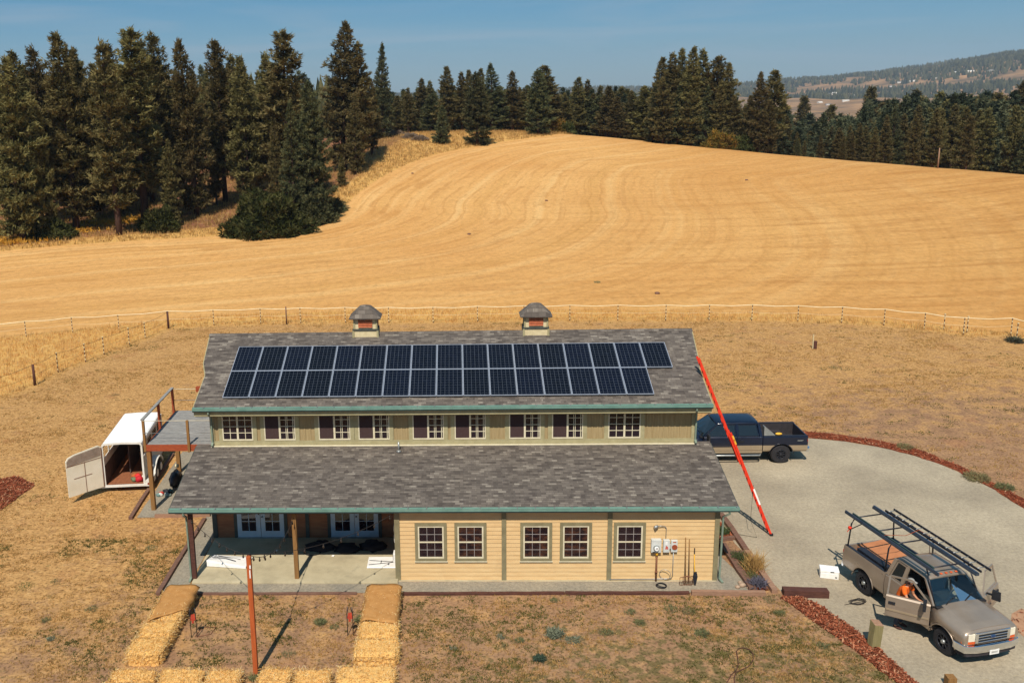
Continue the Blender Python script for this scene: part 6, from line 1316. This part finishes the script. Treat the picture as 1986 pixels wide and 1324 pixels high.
w=MB();w.beam((-1.1,-.66,2.36),(2.6,-.66,2.27),.05,.07);onrack(w,'metal_channel','inner long dark channel beside the outer one, near side of the rack','metal rail',(0,-.66,2.3),M['gutter_dark'],'long metal channels on the truck rack')
w=MB();w.beam((-1.35,.36,2.36),(3.2,.36,2.24),.12,.08);w.beam((-1.35,.36,2.42),(3.2,.36,2.30),.06,.02)
onrack(w,'metal_channel','wide blue-grey channel along the middle of the rack, longest of the load','metal rail',(0,.36,2.3),M['rail'],'long metal channels on the truck rack')
r=empty('rack_ladder',TR@Vector((0,.66,2.3)),TH,'aluminium ladder lying along the far side of the truck rack','ladder')
w=MB();w.beam((-1.0,-.12,.07),(3.15,-.12,-.02),.03,.07);w.beam((-1.0,.22,.07),(3.15,.22,-.02),.03,.07);w.build('ladder_rail',M['blackmetal'],r)
w=MB();
for k in range(13): x=-.9+k*.32;w.cyl((x,-.12,.07-.0216*(x+1)),(x,.22,.07-.0216*(x+1)),.013,.013,6)
w.build('rung',M['metal'],r)
w=MB();w.tube([(.6,-.8,2.42),(.62,.0,2.30),(.6,.5,2.42),(.65,.9,2.2),(.7,.95,1.32)],.010,5);onrack(w,'ratchet_strap','red strap over the load in the middle of the rack','strap',(.6,0,2.3),M['redwood'])
w=MB();w.ball((-.92,-.88,1.95),(.07,.06,.06),8,6,jit=.5);w.beam((-.92,-.88,1.93),(-.95,-.95,1.8),.03,.015);onrack(w,'safety_flag','small red flag tied to the rear near post of the rack','flag',(-.92,-.88,1.9),M['orange'])
w=MB();w.box((-.95,-.50,.73),(.85,.62,1.22));w.v=[(a,b,c+(.12 if b>0 and c>1 else 0)) for a,b,c in w.v];onrack(w,'plywood_box','orange-brown plywood sheets filling the bed of the tan truck','plywood',(0,0,.73),simple('plywood','#c07f54','#a66a44',3))
w=MB();w.box((-.60,-.82,.73),(.75,-.56,1.36));w.v=[(a,b+(.04 if c>1 else 0),c+.03*math.sin(a*5)) for a,b,c in w.v];onrack(w,'dark_toolbox','dark long toolbox along the near bed side of the tan truck','toolbox',(0,-.7,.73),M['blackmetal'])
# white cooler, cords
p=P(1607,1117);r=empty('white_cooler',p,-.25,'white plastic box standing on the gravel behind the tan truck','box');w=MB();w.box((-.30,-.19,.0),(.30,.19,.22));w.build('body',M['whiteplastic'],r,bevel=.015);w=MB();w.box((-.31,-.20,.225),(.31,.20,.32));w.build('lid',M['whiteplastic'],r,bevel=.015);w=MB();w.box((.02,-.205,.26),(.14,-.20,.29));w.box((.18,-.196,.06),(.24,-.192,.10));w.build('latch',M['blackmetal'],r)
rg=random.Random(9);w=MB();c=P(1662,1168);pts=[P(1638,1172,.02)]
for i in range(26): pts.append(Vector((c.x+.28*math.cos(i*1.1)+rg.uniform(-.06,.06),c.y+.16*math.sin(i*1.1+.4)+rg.uniform(-.05,.05),.03+rg.uniform(0,.05))))
w.tube(pts,.010,5);o=w.build('tangled_cord',M['wire'],loc=c);tag(o,'tangle of dark cord on the gravel by the rear wheel of the tan truck','cord')
# ================================================================= PERSON
def skin(name,nodes,edges,mat,parent,sub=2):
    me=bpy.data.meshes.new(name);me.from_pydata([n_[0] for n_ in nodes],edges,[]);me.materials.append(mat);o=bpy.data.objects.new(name,me);COL.objects.link(o)
    sk=o.modifiers.new('s','SKIN');sk.use_smooth_shade=True;o.modifiers.new('u','SUBSURF').levels=sub
    for i,n_ in enumerate(nodes): rr=n_[1];rr=(rr,rr) if isinstance(rr,(int,float)) else rr;me.skin_vertices[0].data[i].radius=rr;me.skin_vertices[0].data[i].use_root=(i==0)
    bpy.context.view_layer.update();dg=bpy.context.evaluated_depsgraph_get();m2=bpy.data.meshes.new_from_object(o.evaluated_get(dg));o.modifiers.clear();o.data=m2;o.parent=parent;return o
pl=Vector((1.98,-1.15,0));per=empty('person',TR@pl,TH+.35,'person in an orange T-shirt leaning into the tan truck behind the open door','person')
N_=[((-.05,0,.98),.135),((-.02,0,1.12),.125),((.05,0,1.28),.145),((.12,0,1.42),.12),((.17,0,1.50),.055),((.21,0,1.57),.06),((.235,0,1.64),(.088,.098)),((.245,0,1.72),(.08,.088))]
E_=[(i,i+1) for i in range(7)]
def chain(start,pts):
    k=start
    for p_,r_ in pts: N_.append((p_,r_));E_.append((k,len(N_)-1));k=len(N_)-1
    return k
for s in (-1,1):
    chain(0,[((-.04,s*.10,.90),.10),((-.01,s*.12,.68),.082),((.02,s*.13,.50),.06),((-.02,s*.13,.30),.056),((-.05,s*.13,.10),.042),((.03,s*.135,.05),.04),((.13,s*.14,.035),.03)])
    if s<0: wri=chain(3,[((.12,s*.13,1.42),.075),((.17,s*.21,1.38),.055),((.30,s*.24,1.20),.042),((.44,s*.20,1.15),.036),((.55,s*.15,1.18),.028)]);hb=Vector((.55,s*.15,1.18));hdv=Vector((.9,.25,.1)).normalized()
    else: wri=chain(3,[((.12,s*.13,1.42),.075),((.17,s*.20,1.36),.055),((.22,s*.24,1.16),.042),((.36,s*.22,1.08),.034),((.47,s*.20,1.07),.027)]);hb=Vector((.47,s*.20,1.07));hdv=Vector((1,-.1,-.05)).normalized()
    pm=chain(wri,[(tuple(hb+hdv*.05),(.032,.018))]);sdv=hdv.cross(Vector((0,0,1))).normalized()
    for k,(o2,l2) in enumerate(((-.026,.07),(-.009,.08),(.009,.076),(.026,.06))): a=hb+hdv*.085+sdv*o2;chain(pm,[(tuple(a),.0095),(tuple(a+hdv*l2*.5-Vector((0,0,.008))),.0088),(tuple(a+hdv*l2*.85-Vector((0,0,.035))),.008)])
    a=hb+hdv*.04-sdv*s*.035;chain(pm,[(tuple(a),.011),(tuple(a+hdv*.04-sdv*s*.02-Vector((0,0,.015))),.0095)])
M['skin']=simple('skin_tone','#c98f6c','#b57c5b',6,rough=.6);skin('body',N_,E_,M['skin'],per)
sh=[((-.05,0,1.0),.158),((-.02,0,1.12),.15),((.05,0,1.28),.172),((.12,0,1.42),.142),((.15,0,1.475),.075)];se=[(0,1),(1,2),(2,3),(3,4)]
for s in (-1,1):
    k=len(sh);sh+=[((.12,s*.14,1.42),.095),((.17,s*.21,1.37),.078),((.21 if s>0 else .24,s*.235,1.26),.07)];se+=[(3,k),(k,k+1),(k+1,k+2)]
skin('shirt',sh,se,simple('orange_cotton','#ef6f1e','#dd5c12',7,rough=.9),per)
tr_=[((-.05,0,.97),.15)];te=[]
for s in (-1,1):
    k=len(tr_);tr_+=[((-.04,s*.10,.88),.118),((-.01,s*.12,.68),.098),((.02,s*.13,.50),.08),((-.02,s*.13,.30),.075),((-.05,s*.13,.10),.07)];te+=[(0,k),(k,k+1),(k+1,k+2),(k+2,k+3),(k+3,k+4)]
skin('trousers',tr_,te,simple('dark_denim','#3c4250','#2c313d',8,rough=.9),per)
for s in (-1,1): w=MB();w.ball((.03,s*.135,.05),(.15,.055,.052),10,7);w.build('shoe',M['timber_dark'],per)
w=MB();w.ball((.235,0,1.71),(.108,.098,.085),14,8);w.v=[(a,b,max(c,1.69)) for a,b,c in w.v];w.prism([(.30,-.07,1.70),(.42,-.05,1.69),(.42,.05,1.69),(.30,.07,1.70)],(0,0,.012));w.build('cap',simple('grey_cap','#a9a6a0','#8b8883',8,rough=.9),per)
w=MB();w.ball((.215,0,1.64),(.098,.098,.075),12,7);w.v=[(min(a,.25),b,c) for a,b,c in w.v];w.build('hair',M['timber_dark'],per)
for s in (-1,1): w=MB();w.ball((.326,s*.032,1.655),(.008,.014,.009),7,5);w.build('eye',M['black'],per)
# ================================================================= GRASS AND WEEDS
n=NT('dry_grass_blade');f=n.ramp(n.attr('tint'),[(0.,L_('#8f7648')),(.35,L_('#c29a5c')),(.7,L_('#e0b676')),(1.,L_('#f2d096'))]);M['dgr']=leafy(n,f,.4)
n=NT('green_grass_blade');f=n.ramp(n.attr('tint'),[(0.,L_('#4a4f2a')),(.4,L_('#666738')),(.8,L_('#8b834a')),(1.,L_('#a89858'))]);M['ggr']=leafy(n,f,.35)
n=NT('gold_grass_blade');f=n.ramp(n.attr('tint'),[(0.,L_('#c99a58',.95)),(.4,L_('#e6b973',.95)),(1.,L_('#f6d69c',.95))]);M['tgr']=leafy(n,f,.45)
BLOCK=[[(-.98,-1.0),(19.9,-1.0),(18.6,14.9),(-1,14.9)],drive_pts,[(-4.2,4.8),(0,4.8),(0,12),(-4.2,12)],[(p[0],p[1]) for p in mul_in+mo[::-1]],[(p[0],p[1]) for p in mi2+mo2[::-1]],
 [(-.9,-6.9),(.7,-6.9),(.55,-1.0),(-.75,-1.0)],[(-.9,-6.9),(3.15,-6.9),(3.15,-5.45),(-.9,-5.45)],[(3.5,-6.9),(7.6,-6.9),(7.6,-5.2),(3.5,-5.5)],[(6.2,-5.3),(7.6,-5.3),(7.5,-1),(6.2,-1)]]
def free(X,Y):
    m=np.ones(X.shape,bool)
    for b in BLOCK: m&=~inpoly(X,Y,b)
    return m
def fbm(X,Y,s,seed):
    v=np.zeros(X.shape);r_=np.random.default_rng(seed)
    for o in range(4):
        for _ in range(3): a=r_.uniform(0,6.28);v+=np.sin((X*math.cos(a)+Y*math.sin(a))*s*2**o+r_.uniform(0,6.28))*.5**o
    return v/3
def blades(name,X,Y,h,k,spread,mat,label,seed,lean=.7,wid=.012,hv=None):
    rng=np.random.default_rng(seed);N=len(X);Z=hfun(X,Y);H=(hv if hv is not None else h*rng.uniform(.5,1.3,N))
    cx=np.repeat(X,k)+rng.normal(0,spread,N*k);cy=np.repeat(Y,k)+rng.normal(0,spread,N*k);cz=np.repeat(Z,k);hh=np.repeat(H,k)*rng.uniform(.5,1.1,N*k)
    a=rng.uniform(0,6.28,N*k);le=rng.uniform(.1,lean,N*k)*hh;b=rng.uniform(0,6.28,N*k);w_=wid*rng.uniform(.6,1.4,N*k)
    c=np.stack([cx,cy,cz],-1);s=np.stack([np.cos(b)*w_,np.sin(b)*w_,0*b],-1);t=c+np.stack([np.cos(a)*le,np.sin(a)*le,hh],-1)
    V=np.stack([c-s,c+s,t],1).reshape(-1,3);F=np.arange(len(c)*3).reshape(-1,3);ti=np.clip(np.repeat(rng.uniform(0,1,N),k)*.6+rng.uniform(0,.4,N*k),0,1)
    me=np_mesh(name,V,F,mat,False,{'tint':np.repeat(ti,3)});o=np_obj(name,me);tag(o,label,'grass',kind='stuff');return o
rng=np.random.default_rng(77)
def field(n_,x0,x1,y0,y1): return rng.uniform(x0,x1,n_),rng.uniform(y0,y1,n_)
def clumps(nc,x0,x1,y0,y1,rm,per,maskf):
    cx,cy=rng.uniform(x0,x1,nc),rng.uniform(y0,y1,nc);m=maskf(cx,cy);cx,cy=cx[m],cy[m];r=rm*rng.lognormal(0,.5,len(cx));k=np.maximum(2,(per*(r/rm)**1.4)).astype(int)
    X=np.repeat(cx,k);Y=np.repeat(cy,k);R_=np.repeat(r,k);return X+rng.normal(0,1,len(X))*R_*1.3,Y+rng.normal(0,1,len(X))*R_*.7
# front and side lawn: many small tufts of different sizes
def lawn(t): return lambda X,Y:free(X,Y)&(fbm(X,Y,.9,1)+.4*fbm(X,Y,3,2)>t)
def trim(X,Y,f=free): m=f(X,Y);return X[m],Y[m]
X,Y=trim(*clumps(6500,-14,24,-12,3.5,.10,7,lawn(-.35)));blades('dry_grass',X,Y,.055,5,.03,M['dgr'],'short dry straw-coloured grass of the lawn',1,.9,.013)
X,Y=trim(*clumps(5200,-14,24,-12,3,.085,8,lambda X,Y:free(X,Y)&(fbm(X,Y,.7,5)+.5*fbm(X,Y,2.5,6)>-.25-.02*(X-5))));blades('green_grass',X,Y,.055,5,.03,M['ggr'],'dull green tufts among the dry lawn before the house',2,.9,.014)
yardf=lambda X,Y:free(X,Y)&inpoly(X,Y,yard_poly)
X,Y=trim(*clumps(9000,-34,50,2,38,.16,7,lambda X,Y:yardf(X,Y)&(fbm(X,Y,.8,8)+.5*fbm(X,Y,3,9)>-.25+.4*((X>24)&(Y<22)))),f=yardf);blades('dry_grass',X,Y,.07,4,.06,M['dgr'],'dry straw-coloured grass of the yard behind the house',3,1.0,.02)
X,Y=trim(*clumps(2600,-34,50,2,38,.13,7,lambda X,Y:yardf(X,Y)&(fbm(X,Y,.8,18)+.6*fbm(X,Y,3,19)>.35-.5*((X>22)&(Y<24)))),f=yardf);blades('green_grass',X,Y,.06,4,.06,M['ggr'],'olive tufts in the dry ground around the gravel curve',4,1.0,.018)
# tall grass outside the fences
tall_poly=FENCE[4:]+NE[::-1][:-1];X,Y=field(42000,-70,60,20,46)
strip=(~inpoly(X,Y,yard_poly))&(~inpoly(X,Y,stub_poly))&(polar(X,Y)[1]<86)&(np.abs(polar(X,Y)[0])<R(38));X,Y=X[strip],Y[strip]
blades('tall_grass',X,Y,.30,6,.13,M['tgr'],'tall golden grass standing outside the fences',6,.35,.02)
X,Y=field(9000,-60,55,20,40);d_=np.minimum(seg_dist(X,Y,FENCE[3:]),seg_dist(X,Y,FEN2));m=d_<.5;X,Y=X[m],Y[m];blades('tall_grass',X,Y,.26,6,.12,M['dgr'],'dry grass tufts along the fence lines',7,.5,.016)
# rough grass on the knoll and before the left wood
X=rng.uniform(-95,40,70000);Y=rng.uniform(60,190,70000);m=(~inpoly(X,Y,stub_poly))&(seg_dist(X,Y,EDGE)<30)&(polar(X,Y)[1]>85)&(polar(X,Y)[0]<R(12));X,Y=X[m],Y[m]
blades('rough_grass',X,Y,.55,4,.2,M['dgr'],'rough pale grass between the stubble field and the pines',8,.6,.04)
# distinct weeds, each a thing of its own
def weed(u,v_,h,r,n_,c,label,seed,grp=None,up=.5):
    p=gp(u,v_) if v_<600 else P(u,v_)
    return plant('weed',p,h*.7,r*.72,int(n_*.55),c[0],c[1],label,'weed',seed,up,h*.55,4,.2,grp)
g1=('#77764a','#57583a');g2=('#7c8066','#5c6150');g3=('#857a4f','#655d3e')
WE=[(1076,1231,.28,.34,260,g2,'largest grey-green weed on the lawn right of centre'),(1112,1242,.16,.32,200,g2,'grey-green weed touching the right side of the largest one'),(1047,1279,.22,.22,220,('#3f5240','#2c3b2c'),'dark blue-green weed near the bottom centre'),(1008,1243,.13,.2,150,g1,'green weed left of the largest grey-green one'),(973,1235,.12,.2,120,g2,'small dark weed left of the green one, lawn centre'),(980,1252,.10,.16,90,g3,'small olive weed below the two weeds at lawn centre'),(1175,1228,.16,.3,170,g1,'bright green weed right of the largest grey-green one'),(1075,1165,.13,.22,120,g1,'green weed below the third ground-floor window'),(879,1258,.10,.17,90,g2,'small blue-green weed left of lawn centre'),(1222,1187,.14,.25,150,g1,'green weed below the fifth ground-floor window'),(1240,1207,.16,.24,140,g1,'green weed just under the one below the fifth window'),(1300,1182,.14,.3,150,g1,'spreading green weed below the meter boxes'),(1362,1230,.2,.28,180,g1,'green weed right of centre on the lawn near the hose'),(1335,1187,.14,.3,160,g3,'olive weed below the garden tools'),(1512,1190,.14,.26,160,g1,'green weed near the sleeper corner'),(1492,1164,.12,.3,140,g3,'olive weed below the bed corner timber'),(1595,1252,.14,.24,150,g1,'green weed beside the near mulch strip'),(622,1208,.20,.26,200,g1,'bright green weed between the orange pole and the right bales'),(648,1217,.12,.2,120,g1,'small green weed beside the bright green one by the right bales'),(698,1203,.22,.2,150,g1,'green weed against the right straw bales'),(50,1138,.08,.5,260,('#52682f','#3c4d22'),'flat bright green patch of weed at the lower left'),(107,1127,.08,.22,130,g1,'small green weed right of the flat patch, lower left'),(293,1063,.08,.35,200,('#5c7a55','#41583c'),'blue-green weed on the dry lawn left of the porch'),(200,982,.07,.22,100,g1,'small green weed below the trailer'),(195,1041,.07,.2,90,g3,'small olive weed left of the porch lawn'),(88,1203,.12,.22,120,g1,'dark green weed at the lower left corner, upper'),(98,1240,.14,.18,120,g2,'dark weed at the lower left corner, lower'),(178,1182,.12,.3,140,g1,'green weed on the lawn left of the straw bales'),(224,766,.10,.35,120,g3,'olive weed in the yard above the trailer'),(1968,664,.5,.6,260,('#4a4a38','#35362a'),'dark scrubby weed under the last fence post at the right'),(1617,714,.15,.5,120,g1,'dark green weed in the back yard, left of a pair'),(1643,716,.12,.6,120,g1,'dark green weed in the back yard, right of a pair'),(1158,548,.25,.35,90,('#9a9468','#7a764d'),'lone pale green plant in the stubble field'),(1527,846,.5,.35,140,g3,'pale green plant behind the tailgate of the navy truck'),(1893,928,.28,.7,420,g3,'dark olive weed patch along the far mulch strip, right'),(1948,946,.25,.5,300,g1,'dark green weed by the right end of the far mulch strip'),(1755,868,.22,.5,300,g3,'olive weed along the middle of the far mulch strip'),(560,1268,.12,.3,140,g3,'olive weed right of the orange pole base'),(495,1316,.2,.22,160,g1,'green weed in the gap between bales at the orange pole'),(160,855,.07,.25,60,g3,'faint dark weed on the yard behind the trailer door')]
for i,(u,v_,h,r_,n_,c,lab) in enumerate(WE): weed(u,v_,h,r_,n_,c,lab,100+i)
# clods and tufts in the stubble
for i,(u,v_) in enumerate(((910,455),(800,337),(1060,390),(1448,350),(1275,570))):
    p=gp(u,v_);w=MB();w.ball((0,0,.06),(.22,.16,.12),9,6,jit=.5);w.xf(Matrix.Translation(p));o=w.build('straw_clod',M['timber'],loc=p);tag(o,['dark clod in the stubble field above the left part of the house','small dark clod high on the left of the stubble field','dark clod in the middle of the stubble field','dark clod near the top right of the stubble field','dark clod low in the stubble field right of centre'][i],'clod')
bpy.context.view_layer.update()
